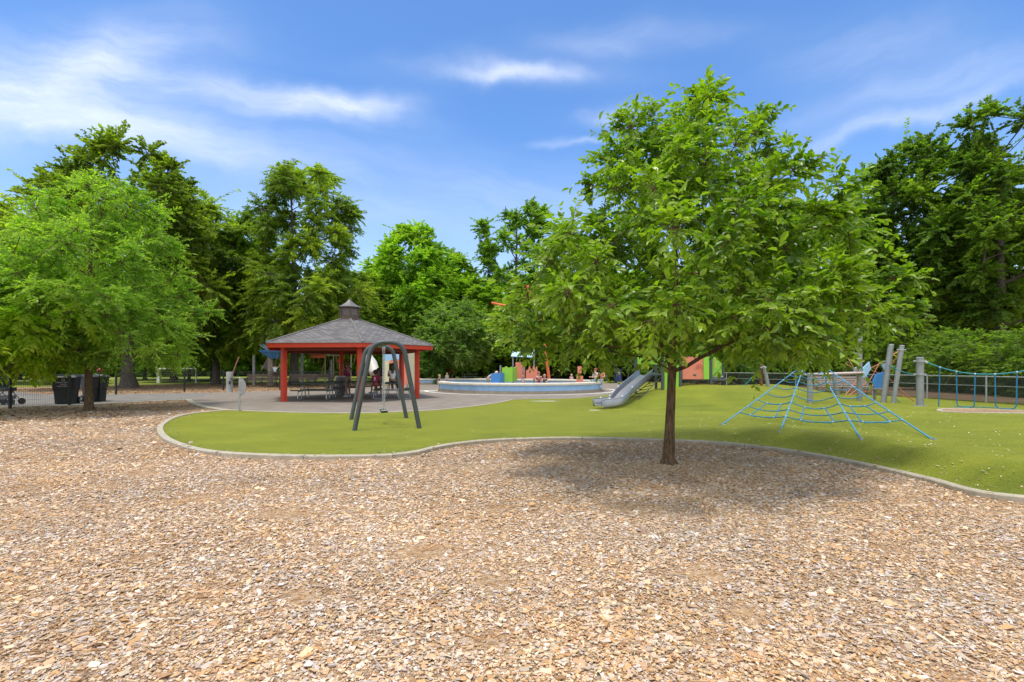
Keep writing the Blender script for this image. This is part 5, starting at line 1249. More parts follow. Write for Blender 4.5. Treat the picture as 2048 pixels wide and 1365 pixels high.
# ------------------------------------------------------------------ spider net
GN = M('net_joint', (.55, .62, .64), .4, metal=.4)
def rope(b, a, c, r=.016, sag=0.0, n=8):
    a, c = Vector(a), Vector(c); b.tube([a.lerp(c, i / n) + Vector((0, 0, -sag * 4 * (i / n) * (1 - i / n))) for i in range(n + 1)], r, 6)
anc = [at(1441, 852), at(1559, 867), at(1723, 881), at(1869, 882)]
hub = Vector((X(1612, 17.2), 17.2, 1.42)); tops_ = [hub + Vector((-.40, .25, .02)), hub + Vector((-.15, .12, .03)), hub + Vector((.28, -.1, .03)), hub + Vector((.42, .05, .10))]
tops_[0] = at3(1598, 16.9, 736); tops_[1] = at3(1606, 16.9, 738); tops_[2] = at3(1640, 16.7, 740); tops_[3] = at3(1652, 16.7, 736)
net = thing('climbing_net', 'blue rope spider climbing net stretched down to the turf', 'climbing net', (0, 0, 0))
for a, c in zip(anc, tops_): b = MB(); rope(b, a, c, .015, .02); b.build('radial_rope', ROPEL, net)
def onr(k, s): p = anc[k].lerp(tops_[k], s); p = p + Vector((0, 0, -.03 * 4 * s * (1 - s))); return p
rows = (.175, .265, .37, .475, .60, .72, .83, .93)
class Each:
    def ball(s, p, r, n): b = MB(); b.ball(p, r, n); b.build('joint', GN, net)
jn = Each()
for s in rows:
    b = MB()
    for k in range(3):
        p, q = onr(k, s), onr(k + 1, s); sg_ = (.05 if s < .2 else .075 if s < .3 else .115) * (p - q).length * (1.25 if k == 1 else .9); rope(b, p, q, .013, sg_, 10)
    for k in range(4): jn.ball(onr(k, s), .026, 8)
    b.build('cross_rope', ROPEB, net)
for k in range(3):
    b = MB()
    def cr(s, x):
        p, q = onr(k, s), onr(k + 1, s); sg_ = (.05 if s < .2 else .075 if s < .3 else .115) * (p - q).length * (1.25 if k == 1 else .9); return p.lerp(q, x) + Vector((0, 0, -sg_ * 4 * x * (1 - x)))
    x0, x1 = (.30, .70)
    ring = [cr(.37, x0), cr(.37, (x0 + x1) / 2), cr(.37, x1), cr(.265, x1 + .05), cr(.175, x1 + .06), cr(.175, (x0 + x1) / 2), cr(.175, x0 - .04), cr(.265, x0 - .03)]
    b.tube(catmull(ring, 5, closed=True), .013, 6, closed=True)
    for q in (ring[0], ring[2], ring[4], ring[6]): jn.ball(q, .022, 8)
    b.build('loop_rope', ROPEB, net)
for a in anc: b = MB(); b.tube([a + Vector((0, 0, -.05)), a + Vector((0, 0, .05))], .028, 8); b.build('anchor', GALV, net)

# ------------------------------------------------------------------ poles of the climbing course
def pole(u, vb, vt, r, label, lean_u=0, Y=None, collars=(), base=False, mat=GREYPOLE):
    p = at(u, vb) if Y is None else Vector((X(u, Y), Y, hz(X(u, Y), Y)))
    top = at3(u + lean_u, p.y, vt); t = thing('climbing_pole', label, 'pole', p, 0, 'grey poles of the climbing course')
    d = top - p; b = MB(); b.tube([Vector((0, 0, -.08)), d * .5, d], r, 14); b.build('shaft', mat, t, smooth=True)
    b = MB(); b.lathe(d + Vector((0, 0, -.01)), [(r * 1.03, 0), (r * 1.03, .015), (r * .8, .035)], 14); b.build('cap', mat, t, smooth=True)
    for f in collars:
        q = d * f; b = MB(); b.tube([q + d.normalized() * -.03, q + d.normalized() * .03], r * 1.22, 14); b.box(q + Vector((-r * 1.6, 0, 0)), (.09, .05, .05)); b.box(q + Vector((r * 1.6, 0, 0)), (.09, .05, .05)); b.build('collar', GALV, t, smooth=True)
    if base: b = MB(); b.lathe((0, 0, 0), [(r * 1.9, -.02), (r * 1.9, .03), (r * 1.1, .035)], 14); b.build('base_plate', GALV, t)
    return p, top
pA = pole(1620, 808, 748, .095, 'short grey pole in the middle of the blue spider net', collars=(.97,))
pB = pole(1719, 803, 655, .095, 'tallest grey pole, upright, right of the spider net', collars=(.985, .90, .36))
pC = pole(1766, 806, 690, .10, 'grey pole just left of the leaning pole', lean_u=16)
pD = pole(1786, 807, 692, .085, 'grey pole leaning to the right with orange ropes at its head', lean_u=18, collars=(.93,))
pE = pole(1840, 813, 716, .115, 'thick grey pole where the teal rope bridge starts', collars=(.93, .66), base=True)
pF = pole(1676, 792, 752, .08, 'short leaning grey pole behind the spider net', lean_u=-9)
pG = pole(1537, 774, 734, .075, 'short leaning grey pole on top of the grassy dome', lean_u=-9, collars=(.96,))
b = MB(); q = at(1525, 773); b.box((q.x, q.y + .1, q.z + .42), (.10, .10, .95)); tag(b.build('timber_post', M('brown_timber', (.22, .09, .045), .7, var=.2)), 'brown timber post beside the short pole on the dome', 'post')
# teal guy rope off the dome pole
b = MB(); g0 = pG[1] + Vector((-.05, 0, 0)); g1 = at3(1484, g0.y, 777); rope(b, g0, g1, .018); b.ball(g0.lerp(g1, .55), .05, 8); tag(b.build('guy_rope', ROPET), 'teal guy rope running left from the pole on the dome', 'rope')
# beam bridge between the short pole and the tall pole
t = thing('beam_bridge', 'white beam bridge with dark planks linking the two middle poles', 'bridge', (0, 0, 0))
a, c = pA[1] + Vector((0, 0, -.02)), Vector((pB[0].x, pB[0].y, pA[1].z + .02)); d = (c - a).normalized(); n = d.cross(Vector((0, 0, 1)))
b = MB(); 
for s in (-.16, .16): b.tube([a + n * s, c + n * s], .035, 8)
b.build('side_beam', M('pale_beam', (.62, .50, .45), .6, var=.12), t, smooth=True)
b = MB()
for i in range(14): q = a.lerp(c, (i + .5) / 14); b.box(q + Vector((0, 0, -.05 - .03 * math.sin(PI * (i + .5) / 14))), (.10, .34, .04), rz=math.atan2(d.y, d.x))
b.build('plank', WOODD, t)

# orange rope tower with blue hexagonal boards
t = thing('rope_tower', 'orange rope climbing tower with blue hexagonal boards among the grey poles', 'climbing frame', (0, 0, 0))
TY = 20.6
b = MB(); e = lambda u, v, Y=TY: at3(u, Y, v)
for (u0, v0, u1, v1) in [(1690, 792, 1720, 752), (1696, 792, 1740, 760), (1693, 712, 1720, 756), (1691, 728, 1722, 745), (1740, 760, 1760, 725), (1740, 737, 1770, 722), (1771, 724, 1799, 700), (1783, 730, 1801, 704), (1778, 712, 1800, 702),
                         (1740, 740, 1763, 748), (1763, 748, 1772, 722), (1776, 755, 1830, 806), (1770, 780, 1830, 800), (1738, 778, 1768, 750), (1700, 790, 1770, 775), (1728, 740, 1742, 738)]:
    rope(b, e(u0, v0, TY + (.3 if u0 % 2 else -.3)), e(u1, v1), .015, .01, 3)
b.build('net_rope', ROPEO, t)
b = MB()
for (u0, v0, u1, v1) in [(1640, 660, 1662, 673), (1662, 673, 1676, 674), (1662, 673, 1656, 690), (1664, 673, 1668, 695), (1681, 684, 1674, 700), (1681, 684, 1688, 700), (1655, 690, 1690, 700), (1674, 700, 1693, 712)]:
    rope(b, e(u0, v0, TY + 1), e(u1, v1, TY + 1), .017, .0, 2)
b.build('crown_rope', M('brown_rope', (.38, .16, .10), .75, var=.2), t)
def hexboard(pts, Y0, dy, mat, name):
    b = MB(); f = [e(u, v, Y0 + dy * i) for i, (u, v) in enumerate(pts)]; n = (f[1] - f[0]).cross(f[2] - f[0]).normalized() * .03
    k = len(f); b.add([p + n for p in f] + [p - n for p in f], [tuple(range(k)), tuple(range(2 * k - 1, k - 1, -1))] + [(i, i + k, (i + 1) % k + k, (i + 1) % k) for i in range(k)])
    return b.build(name, mat, t)
hexboard([(1724, 738), (1738, 724), (1741, 738), (1731, 755), (1724, 755)], TY - .3, 0, SKYBLUE, 'hexagon_board')
hexboard([(1745, 763), (1752, 748), (1772, 743), (1774, 760), (1766, 775), (1748, 777)], TY - .2, 0, BLUE, 'hexagon_board')
hexboard([(1761, 726), (1770, 727), (1773, 748), (1768, 740)], TY - .2, 0, SKYBLUE, 'hexagon_board')
hexboard([(1706, 738), (1716, 733), (1720, 742), (1712, 752)], TY + .2, 0, SKYBLUE, 'hexagon_board')
b = MB(); b.box(e(1751, 777.5), (.55, .5, .05)); b.build('step', GALV, t)
b = MB(); q = e(1748, 795); b.tube([Vector((q.x, q.y, hz(q.x, q.y) - .05)), e(1750, 778)], .05, 8); b.build('stub_post', GREYPOLE, t)
b = MB(); rope(b, e(1726, 738), e(1812, 812), .014, .12, 8); rope(b, e(1768, 722), e(1826, 749, pE[0].y), .016, .10, 8); tag(b.build('traverse_rope', ROPET), 'dark teal traverse rope crossing between the grey poles', 'rope')

# rope bridge to the right of the thick pole
t = thing('rope_bridge', 'teal rope bridge with hanging blue foot loops at the right edge', 'rope bridge', (0, 0, 0))
s0 = pE[1] + Vector((.1, 0, -.10)); end = at3(2130, 15.5, 722)
def brg(s): p = s0.lerp(end, s); return p + Vector((0, 0, -.52 * 4 * s * (1 - s) * (1 - .25 * s)))
def sfor(u):
    lo, hi = 0, 1
    for _ in range(30):
        m = (lo + hi) / 2; q = brg(m)
        if 1024 + q.x / q.y * 1000 < u: lo = m
        else: hi = m
    return lo
b = MB(); b.tube([brg(i / 24) for i in range(25)], .024, 8); b.build('hand_rope', ROPET, t)
us = [1880, 1913, 1950, 1990, 2034, 2076, 2118]; bottoms = [816, 815, 814, 817, 821, 822, 824]
def low(u, v):
    q = brg(sfor(u)); return at3(u, q.y, v)
b = MB(); q = brg(sfor(us[0])); b.tube([q, low(1877, 818)], .020, 6); b.build('drop_rope', ROPEB, t)
for i in range(1, 6, 2):
    b = MB()
    a, c = brg(sfor(us[i])), brg(sfor(us[i + 1])); zb_ = low(us[i], bottoms[i]).z
    b.tube(fillet([a, Vector((a.x + .02, a.y, zb_)), Vector((c.x - .02, c.y, zb_)), c], .16, 6), .020, 6)
    b.tube([brg(sfor(us[i]) - .012), a + Vector((0, 0, -.10))], .018, 6)
    b.build('foot_loop', ROPEB, t)
b = MB(); pts = [low(u, v) for u, v in zip(us, bottoms)]; b.tube([low(1877, 818)] + [low(u, v) for u, v in [(1915, 813.5), (1945, 814), (1990, 816), (2040, 821), (2100, 823)]], .013, 6); b.build('foot_rope', ROPET, t)
for u in us: b = MB(); b.ball(brg(sfor(u)), .035, 8); b.build('joint', GN, t)
b = MB(); b.tube([s0, brg(.04)], .03, 6); b.build('shackle', GN, t)

# slatted bench behind the climbing course, more benches along the left fence
def bench(loc, rz, label, wood, L, group, legs=BLACKM):
    t = thing('park_bench', label, 'bench', loc, rz, group)
    b = MB()
    for i in range(4): b.box((0, -.20 + i * .12, .45), (L, .10, .03))
    b.build('seat', wood, t); b = MB()
    for i in range(4): b.box((0, .25 + i * .03, .55 + i * .12), (L, .03, .095))
    b.build('backrest', wood, t)
    k = max(2, int(L / 1.2) + 1)
    for i in range(k):
        x = -L / 2 + .1 + (L - .2) * i / (k - 1); b = MB()
        b.tube(fillet([(x, -.26, 0), (x, -.18, .32), (x, -.10, .43), (x, .10, .43), (x, .18, .32), (x, .30, 0)], .12, 4), .024, 6); b.tube([(x, .18, .40), (x, .37, .97)], .022, 6)
        b.tube(fillet([(x, -.24, .44), (x, -.24, .66), (x, .26, .68)], .06, 3), .018, 6); b.build('leg', legs, t)
    return t
q = at(1690, 789); Yb = 26.0
bench((X(1688, Yb), Yb, hz(X(1688, Yb), Yb)), math.radians(-6), 'long pale slatted bench behind the climbing poles', WOODG, 2.7, 'benches', GREYPOLE)
for u, Y, L_, lab in [(522, 38.5, 2.4, 'first dark bench left of the pavilion post, nearest the drinking fountain'), (604, 39.5, 2.2, 'dark bench seen through the pavilion between its left posts'), (640, 41, 2.2, 'dark bench seen through the pavilion above the left table')]:
    bench((X(u, Y), Y, 0), math.radians(4), lab, WOODD, L_, 'benches')

# chain-link fences
def chainlink(name, label, pts, h, posts_mat=GALV, wire=M('chain_wire', (.05, .055, .05), .5, metal=.3), cell=.11, r=.0055, rail=True):
    f = thing(name, label, 'fence', (0, 0, 0))
    for a, c in zip(pts[:-1], pts[1:]):
        a, c = Vector(a), Vector(c); L_ = (c - a).length; d = (c - a) / L_; b = MB(); Z = Vector((0, 0, 1))
        k = int((L_ + h) / cell)
        for i in range(k):
            s = i * cell - h
            s0_, s1_ = max(s, 0), min(s + h, L_)
            if s1_ > s0_: b.bar(a + d * s0_ + Z * (s0_ - s + .03), a + d * s1_ + Z * (s1_ - s + .03), r); b.bar(a + d * s0_ + Z * (h - (s0_ - s)), a + d * s1_ + Z * (h - (s1_ - s)), r)
        b.build('mesh_panel', wire, f)
        b = MB(); b.tube([a + Z * h, c + Z * h], .022, 6)
        if rail: b.tube([a + Z * h * .66, c + Z * h * .66], .014, 5)
        b.build('rail', posts_mat, f)
    for a in pts: b = MB(); b.tube([Vector(a) + Vector((0, 0, -.05)), Vector(a) + Vector((0, 0, h + .04))], .032, 8); b.build('post', posts_mat, f)
    return f
chainlink('chain_link_fence', 'grey chain link fence behind the climbing course on the right', [(12.5, 38.5, 0), (14.8, 34.5, 0), (17.2, 30.3, 0), (18.6, 26.5, 0), (19.1, 23.0, 0), (19.35, 20.4, 0), (19.6, 17.6, 0), (19.8, 14.5, 0)], 1.12)
chainlink('chain_link_fence', 'tall chain link fence behind the dark picnic tables', [(-6.5, 62, 0), (-3.6, 62, 0), (-.7, 62, 0), (2.2, 62, 0), (5.1, 62, 0), (8, 62, 0), (12, 60, 0), (16, 56, 0)], 2.1, cell=.16)
# dark windscreen cloth behind the right fence
b = MB(); pts = [(12.6, 38.7), (14.95, 34.6), (17.35, 30.4), (18.75, 26.6), (19.25, 23.05), (19.5, 20.4), (19.75, 17.6), (19.95, 14.5)]
WS = bpy.data.materials.new('windscreen_mesh'); nt, bb, out = nodes_of(WS); bb.inputs['Base Color'].default_value = (.012, .015, .012, 1); bb.inputs['Roughness'].default_value = .9
tr = nt.nodes.new('ShaderNodeBsdfTransparent'); ms = nt.nodes.new('ShaderNodeMixShader'); ms.inputs[0].default_value = .62
nt.links.new(tr.outputs[0], ms.inputs[1]); nt.links.new(bb.outputs[0], ms.inputs[2]); nt.links.new(ms.outputs[0], out.inputs[0])
b.add([(x, y, z) for x, y in pts for z in (.05, 1.06)], [(2 * i, 2 * i + 2, 2 * i + 3, 2 * i + 1) for i in range(len(pts) - 1)])
tag(b.build('windscreen', WS), 'dark see-through windscreen cloth tied along the right chain link fence', 'screen')

# swing frame far right of ring, navy bin
t = thing('a_frame_swing', 'thin grey A frame swing beyond the right end of the ring wall', 'swing', (0, 0, 0))
Y = 36.0; b = MB(); b.tube([at3(1213, Y, 764), at3(1221, Y, 720), at3(1246, Y, 768)], .04, 8); b.build('near_leg_pair', STEEL_DARK, t)
b = MB(); b.tube([at3(1255, Y + 3, 760), at3(1262, Y + 3, 721), at3(1285, Y + 3, 760)], .04, 8); b.build('far_leg_pair', STEEL_DARK, t)
b = MB(); b.tube([at3(1221, Y, 720), at3(1262, Y + 3, 721)], .04, 8); b.build('top_beam', STEEL_DARK, t)
Y = 49; x = X(1236, Y); t = thing('navy_bin', 'navy blue upright recycling bin under the trees', 'bin', (x, Y, 0))
b = MB(); b.box((0, 0, .62), (.62, .62, 1.24)); b.box((0, 0, 1.28), (.68, .68, .08)); b.build('body', NAVY, t)
b = MB()
for i in range(2): b.box((.02 - i * .08, -.325, 1.0 - i * .22), (.26 - i * .06, .012, .05))
b.box((.1, -.325, .90), (.05, .012, .14)); b.build('label_print', WHITE, t)

# grey litter bin under the pavilion
x, Y = X(681, 27.2), 27.2; t = thing('litter_bin', 'grey slatted litter bin standing behind the pavilion table', 'bin', (x, Y, 0))
b = MB()
for i in range(20): a = 2 * PI * i / 20; b.box((.25 * math.cos(a), .25 * math.sin(a), .50), (.02, .065, .92), rz=a)
b.build('slats', M('bin_grey', (.22, .20, .20), .6, var=.15), t)
b = MB(); b.lathe((0, 0, .97), [(.28, 0), (.28, .04), (.20, .07), (.12, .05)], 20); b.build('rim', GALV, t)
b = MB(); b.lathe((0, 0, .06), [(.235, 0), (.235, .85)], 16); b.build('liner', BLACKP, t)

# ------------------------------------------------------------------ play equipment beyond the pavilion
# blue net tower, left
Y = 40.0; t = thing('net_tower', 'blue octagonal net tower with steel mast behind the left of the pavilion', 'climbing frame', (0, 0, 0))
b = MB(); b.tube([at3(541, Y, 772), at3(541, Y, 664)], .22, 12); b.build('mast', M('tower_mast', (.30, .25, .20), .7, var=.2), t, smooth=True)
b = MB(); c = at3(549, Y, 704); b.lathe(c, [(.35, -.55), (.9, -.15), (1.15, 0), (1.2, .10), (1.1, .12)], 8); b.build('basket', BLUE, t)
b = MB()
for i in range(7): u = 520 + i * 4.5; b.tube([at3(u, Y - .8, 690 - (i % 2) * 2), at3(533 + i * 2, Y - .6, 700)], .04, 5)
b.build('spoke', SKYBLUE, t)
b = MB(); b.box(at3(535, Y, 678), (.75, .5, .75)); b.build('cabin', M('slate_blue', (.13, .19, .26), .6), t)
b = MB(); b.tube([at3(533, Y - .3, 704), at3(537, Y - .3, 713)], [.4, .12], 8); b.build('funnel', BLUE, t)
b = MB(); b.prism([(0, 0), (.5, 0), (1.25, 1.1), (.9, 1.15)], at3(521, Y, 738) , (1, 0, 0), (0, 0, 1), .06); b.build('ramp', STEEL_DARK, t)
b = MB(); b.tube([at3(523, Y, 742), at3(537, Y, 713)], .035, 6); b.build('climbing_pole', M('copper_pole', (.38, .24, .12), .6), t)
b = MB(); b.tube([at3(478, 30.5, 714), at3(466.5, 30.5, 744), Vector((X(460, 30.5), 30.5, 0))], .035, 6); tag(b.build('lean_pole', M('rust_pole', (.34, .16, .09), .6)), 'thin rusty leaning pole behind the drinking fountain', 'pole')
for u, Y, vt, lab in [(508, 42, 712, 'grey upright post left of the blue net tower'), (604, 44, 690, 'slim grey light pole seen through the pavilion'), (662, 46, 720, 'pale upright post seen through the pavilion by the litter bin')]:
    b = MB(); b.lathe((X(u, Y), Y, 0), [(.13, 0), (.12, at3(u, Y, vt).z - .05), (.10, at3(u, Y, vt).z)], 12); tag(b.build('upright_post', GREYPOLE, smooth=True), lab, 'post')
# tan timber and rope course beyond the pavilion
Y = 45.0; t = thing('rope_course', 'tan rope and pole climbing course seen through the pavilion', 'climbing frame', (0, 0, 0))
b = MB()
for u in (650, 667, 702): b.tube([Vector((X(u, Y), Y, 0)), at3(u, Y, 696)], .05, 6)
b.tube([at3(619, Y, 707), at3(690, Y, 708)], .07, 6); b.tube([at3(652, Y, 711), at3(688, Y, 712)], .06, 6); b.build('frame', M('tan_frame', (.50, .42, .30), .7), t)
b = MB()
for u0, v0, u1, v1 in [(627, 702, 638, 693), (638, 693, 655, 700), (655, 700, 672, 690), (690, 694, 712, 704), (619, 708, 619, 724), (627, 708, 627, 727), (637, 708, 637, 726), (652, 712, 643, 748), (672, 712, 676, 738), (684, 700, 680, 693), (672, 690, 672, 707), (646, 693, 646, 707), (592, 716, 600, 742), (592, 716, 612, 712), (703, 693, 703, 725), (709, 700, 709, 725)]:
    b.tube([at3(u0, Y, v0), at3(u1, Y, v1)], .028, 5)
b.build('ropes', ROPEY, t)
b = MB(); b.box(at3(636, Y - .2, 713), (1.3, .08, .30)); b.build('orange_board', ORANGE, t)
b = MB(); b.box(at3(681, Y - .2, 722), (.5, .08, .35)); b.build('red_board', RED, t); b = MB(); b.box(at3(683, Y - .3, 733), (.4, .08, .45)); b.build('lime_board', LIME, t)
# white tube slide behind the pavilion
Y = 41.0; t = thing('tube_slide', 'white tube slide descending behind the middle of the pavilion', 'slide', (0, 0, 0))
b = MB(); b.tube([at3(706, Y + 1, 690), at3(718, Y, 700), at3(733, Y - .6, 713), at3(744, Y - 1, 728), at3(750, Y - 1.6, 748)], .42, 14); b.build('tube', M('tube_plastic', (.55, .52, .46), .5, var=.08), t, smooth=True)
b = MB(); b.lathe(at3(733, Y - .6, 713) + Vector((0, 0, -.45)), [(.3, 0), (.3, .9)], 14); b.build('joint_band', WHITE, t)
# green and red crawl tubes
Y = 46.0
for u, v, r, mm, lab in [(875, 726, .40, M('green_plastic', (.03, .22, .05), .5), 'green crawl tube with pale rim beside the dark bush'), (891, 739, .52, M('red_plastic', (.42, .03, .015), .5), 'red crawl tube below the green one')]:
    c = at3(u, Y, v); t = thing('crawl_tube', lab, 'play tube', (0, 0, 0)); b = MB()
    ring = lambda R, y: [c + Vector((R * math.cos(a), y, R * math.sin(a))) for a in [2 * PI * i / 20 for i in range(20)]]
    o1, o2, i1 = ring(r, 0), ring(r, 1.4), ring(r * .86, 0); i2 = ring(r * .86, 1.4); n = 20
    b.add(o1 + o2 + i1 + i2, [(k, (k + 1) % n, n + (k + 1) % n, n + k) for k in range(n)] + [(2 * n + k, 3 * n + k, 3 * n + (k + 1) % n, 2 * n + (k + 1) % n) for k in range(n)] + [(k, 2 * n + k, 2 * n + (k + 1) % n, (k + 1) % n) for k in range(n)] + [tuple(3 * n + k for k in range(n))])
    b.build('tube', mm, t, smooth=True)
    b = MB(); b.tube([c + Vector((r * .95 * math.cos(a), -.04, r * .95 * math.sin(a))) for a in [2 * PI * i / 20 for i in range(20)]], .07, 6, closed=True); b.build('rim', M('pale_green_rim', (.35, .62, .38), .5) if 'green' in lab[:6] else mm, t, smooth=True)
    b = MB()
    for s in (-.5, .5): b.tube([Vector((c.x + s * r, Y + .6, 0)), Vector((c.x + s * r, Y + .6, c.z - r * .8))], .06, 6)
    b.build('support', mm, t)
# dark wall of clipped hedge and low seat inside the ring
q = X(1165, 36); b = MB(); b.box((X(1174, 37), 37, .30), (.35, .4, .55)); tag(b.build('play_cube', SKYBLUE), 'small light blue cube inside the ring beside the seated people', 'play block')
# ------------------------------------------------------------------ people
def person(label, loc, heading, height, pose, skin=(.52, .30, .20), shirt=(.5, .1, .1), lower=(.06, .07, .10), hair=(.05, .03, .02), shoe=(.5, .5, .5), shorts=True, child=False, hair_long=False, name='person', sleeve=True, number=None, lie=0):
    J = {}
    hd = 1.25 if child else 1.0
    def S(k, *p): J[k] = Vector(p)
    S('pelvis', 0, 0, .53); S('waist', 0, 0, .61); S('chest', 0, 0, .73); S('neck', 0, 0, .815); S('jaw', 0, .012, .862); S('head', 0, .012, .905); S('crown', 0, .004, .955)
    for s, n in ((-1, 'L'), (1, 'R')):
        S('sh' + n, s * .105, 0, .795); S('el' + n, s * .135, -.01, .635); S('wr' + n, s * .14, .03, .49)
        S('hip' + n, s * .052, 0, .50); S('kn' + n, s * .058, .012, .28); S('an' + n, s * .058, -.012, .045); S('to' + n, s * .066, .085, .016)
    if pose == 'walk':
        for n, a in (('L', .10), ('R', -.08)):
            J['kn' + n] += Vector((0, a * .7, .01)); J['an' + n] += Vector((0, a, .01)); J['to' + n] += Vector((0, a, .0))
            J['wr' + n] += Vector((0, -a * .9, .02)); J['el' + n] += Vector((0, -a * .4, 0))
    if pose in ('sit', 'swing'):
        for s, n in ((-1, 'L'), (1, 'R')):
            J['kn' + n] = J['hip' + n] + Vector((s * .02, .235, .005)); J['an' + n] = J['kn' + n] + Vector((0, .02 if pose == 'sit' else .10, -.235)); J['to' + n] = J['an' + n] + Vector((0, .09, -.02))
            J['el' + n] = J['sh' + n] + Vector((s * .035, .03, -.155)); J['wr' + n] = J['el' + n] + Vector((-s * .03, .13, .0))
            if pose == 'swing': J['el' + n] = J['sh' + n] + Vector((s * .10, .04, .03)); J['wr' + n] = J['el' + n] + Vector((s * .01, .05, .13))
        for k in ('chest', 'neck', 'jaw', 'head', 'crown', 'shL', 'shR', 'elL', 'elR', 'wrL', 'wrR'): J[k] += Vector((0, .035, 0))
    if pose == 'lean':      # bending forward over something
        piv = J['pelvis']; R = Matrix.Rotation(math.radians(-62), 3, 'X')
        for k in list(J):
            if k not in ('pelvis',) and k[:2] not in ('hi', 'kn', 'an', 'to'): J[k] = piv + R @ (J[k] - piv)
        for s, n in ((-1, 'L'), (1, 'R')): J['el' + n] = J['sh' + n] + Vector((s * .02, .03, -.15)); J['wr' + n] = J['el' + n] + Vector((0, .06, -.12))
    if pose == 'reach':
        for s, n in ((-1, 'L'), (1, 'R')): J['el' + n] = J['sh' + n] + Vector((s * .02, .12, -.09)); J['wr' + n] = J['el' + n] + Vector((0, .13, -.01))
    if pose == 'crouchleg': pass
    for n, s in (('L', -1), ('R', 1)):      # palm and five fingers
        d = (J['wr' + n] - J['el' + n]).normalized(); side = d.cross(Vector((s, 0, 0)));
        if side.length < .1: side = d.cross(Vector((0, 0, 1)))
        side.normalize(); J['pa' + n] = J['wr' + n] + d * .035
        for i in range(4):
            off = side * (i - 1.5) * .011; l = (.030, .036, .034, .026)[i]
            J[f'fa{i}' + n] = J['pa' + n] + off + d * .022; J[f'fb{i}' + n] = J[f'fa{i}' + n] + d * l + Vector((0, 0, -.008))
        J['ta' + n] = J['wr' + n] + d * .012 + side * -.022; J['tb' + n] = J['ta' + n] + d * .028 + side * -.008
    r = dict(pelvis=.075, waist=.066, chest=.074, neck=.030, jaw=.045 * hd, head=.058 * hd, crown=.042 * hd)
    for n in 'LR':
        r.update({'sh' + n: .042, 'el' + n: .027, 'wr' + n: .018, 'hip' + n: .056, 'kn' + n: .036, 'an' + n: .024, 'to' + n: .020, 'pa' + n: .021, 'ta' + n: .008, 'tb' + n: .0065})
        for i in range(4): r[f'fa{i}' + n] = .0068; r[f'fb{i}' + n] = .0056
    if child:
        for k in ('jaw', 'head', 'crown'): J[k] = J[k] + Vector((0, 0, {'jaw': -.01, 'head': .0, 'crown': .012}[k]))
    E = [('pelvis', 'waist'), ('waist', 'chest'), ('chest', 'neck'), ('neck', 'jaw'), ('jaw', 'head'), ('head', 'crown')]
    for n in 'LR':
        E += [('chest', 'sh' + n), ('sh' + n, 'el' + n), ('el' + n, 'wr' + n), ('wr' + n, 'pa' + n), ('pelvis', 'hip' + n), ('hip' + n, 'kn' + n), ('kn' + n, 'an' + n), ('an' + n, 'to' + n), ('wr' + n, 'ta' + n), ('ta' + n, 'tb' + n)]
        for i in range(4): E += [('pa' + n, f'fa{i}' + n), (f'fa{i}' + n, f'fb{i}' + n)]
    root_drop = -.53 + .075 if pose in ('sit', 'swing') else 0
    def skin_mesh(nm, edges, grow_, rootk, sub=1, cut=None):
        ks = []; 
        for a, c in edges:
            for k in (a, c):
                if k not in ks: ks.append(k)
        JJ = dict(J)
        if cut:
            for k, (frm, f) in cut.items(): JJ[k] = J[frm].lerp(J[k], f)
        me = bpy.data.meshes.new(nm); me.from_pydata([tuple((JJ[k] + Vector((0, 0, root_drop))) * height) for k in ks], [(ks.index(a), ks.index(c)) for a, c in edges], [])
        o = bpy.data.objects.new(nm + '_src', me); C.objects.link(o)
        md = o.modifiers.new('Skin', 'SKIN'); md.use_smooth_shade = True; md.branch_smoothing = .4
        ly = me.skin_vertices[0].data
        for i, k in enumerate(ks):
            q = r[k] * grow_ * height
            flat = .78 if k in ('chest', 'waist', 'pelvis') else 1.0
            ly[i].radius = (q, q * flat) if k in ('chest', 'waist', 'pelvis') else (q, q); ly[i].use_root = (k == rootk)
        sb = o.modifiers.new('Sub', 'SUBSURF'); sb.levels = sub; sb.render_levels = sub
        dg = bpy.context.evaluated_depsgraph_get(); out = bpy.data.meshes.new_from_object(o.evaluated_get(dg)); bpy.data.objects.remove(o); out.name = nm
        return out
    key = lambda c: '_'.join(str(int(x * 100)) for x in c)
    t = thing(name, label, 'person', loc, heading)
    mt = lambda tag_, c, rg=.8: M(f'{tag_}_{key(c)}', c, rg, var=.10, scale=9)
    link_mesh('body', skin_mesh('body', E, 1.0, 'pelvis'), mt('skin', skin, .55), t)
    ue = [('pelvis', 'waist'), ('waist', 'chest'), ('chest', 'neck')]; cut = {'neck': ('chest', .62)}
    for n in 'LR': ue += [('chest', 'sh' + n), ('sh' + n, 'el' + n)]; cut['el' + n] = ('sh' + n, .62 if sleeve else .18)
    shirt_o = link_mesh('shirt', skin_mesh('shirt', ue, 1.17, 'pelvis', cut=cut), mt('shirt', shirt, .85), t)
    le = [('waist', 'pelvis')]; cut = {'waist': ('pelvis', .5)}
    for n in 'LR':
        le += [('pelvis', 'hip' + n), ('hip' + n, 'kn' + n)]
        if shorts: cut['kn' + n] = ('hip' + n, .72)
        else: le += [('kn' + n, 'an' + n)]
    link_mesh('shorts' if shorts else 'trousers', skin_mesh('lower', le, 1.19, 'pelvis', cut=cut), mt('cloth', lower, .85), t)
    he = [('head', 'crown')]; hm = MB(); hc = (J['head'].lerp(J['crown'], .45) + Vector((0, -.012, root_drop + .006))) * height
    up = (J['crown'] - J['jaw']).normalized()
    hm.ball(hc, .066 * hd * height, 14, (.98, 1.02, .98))
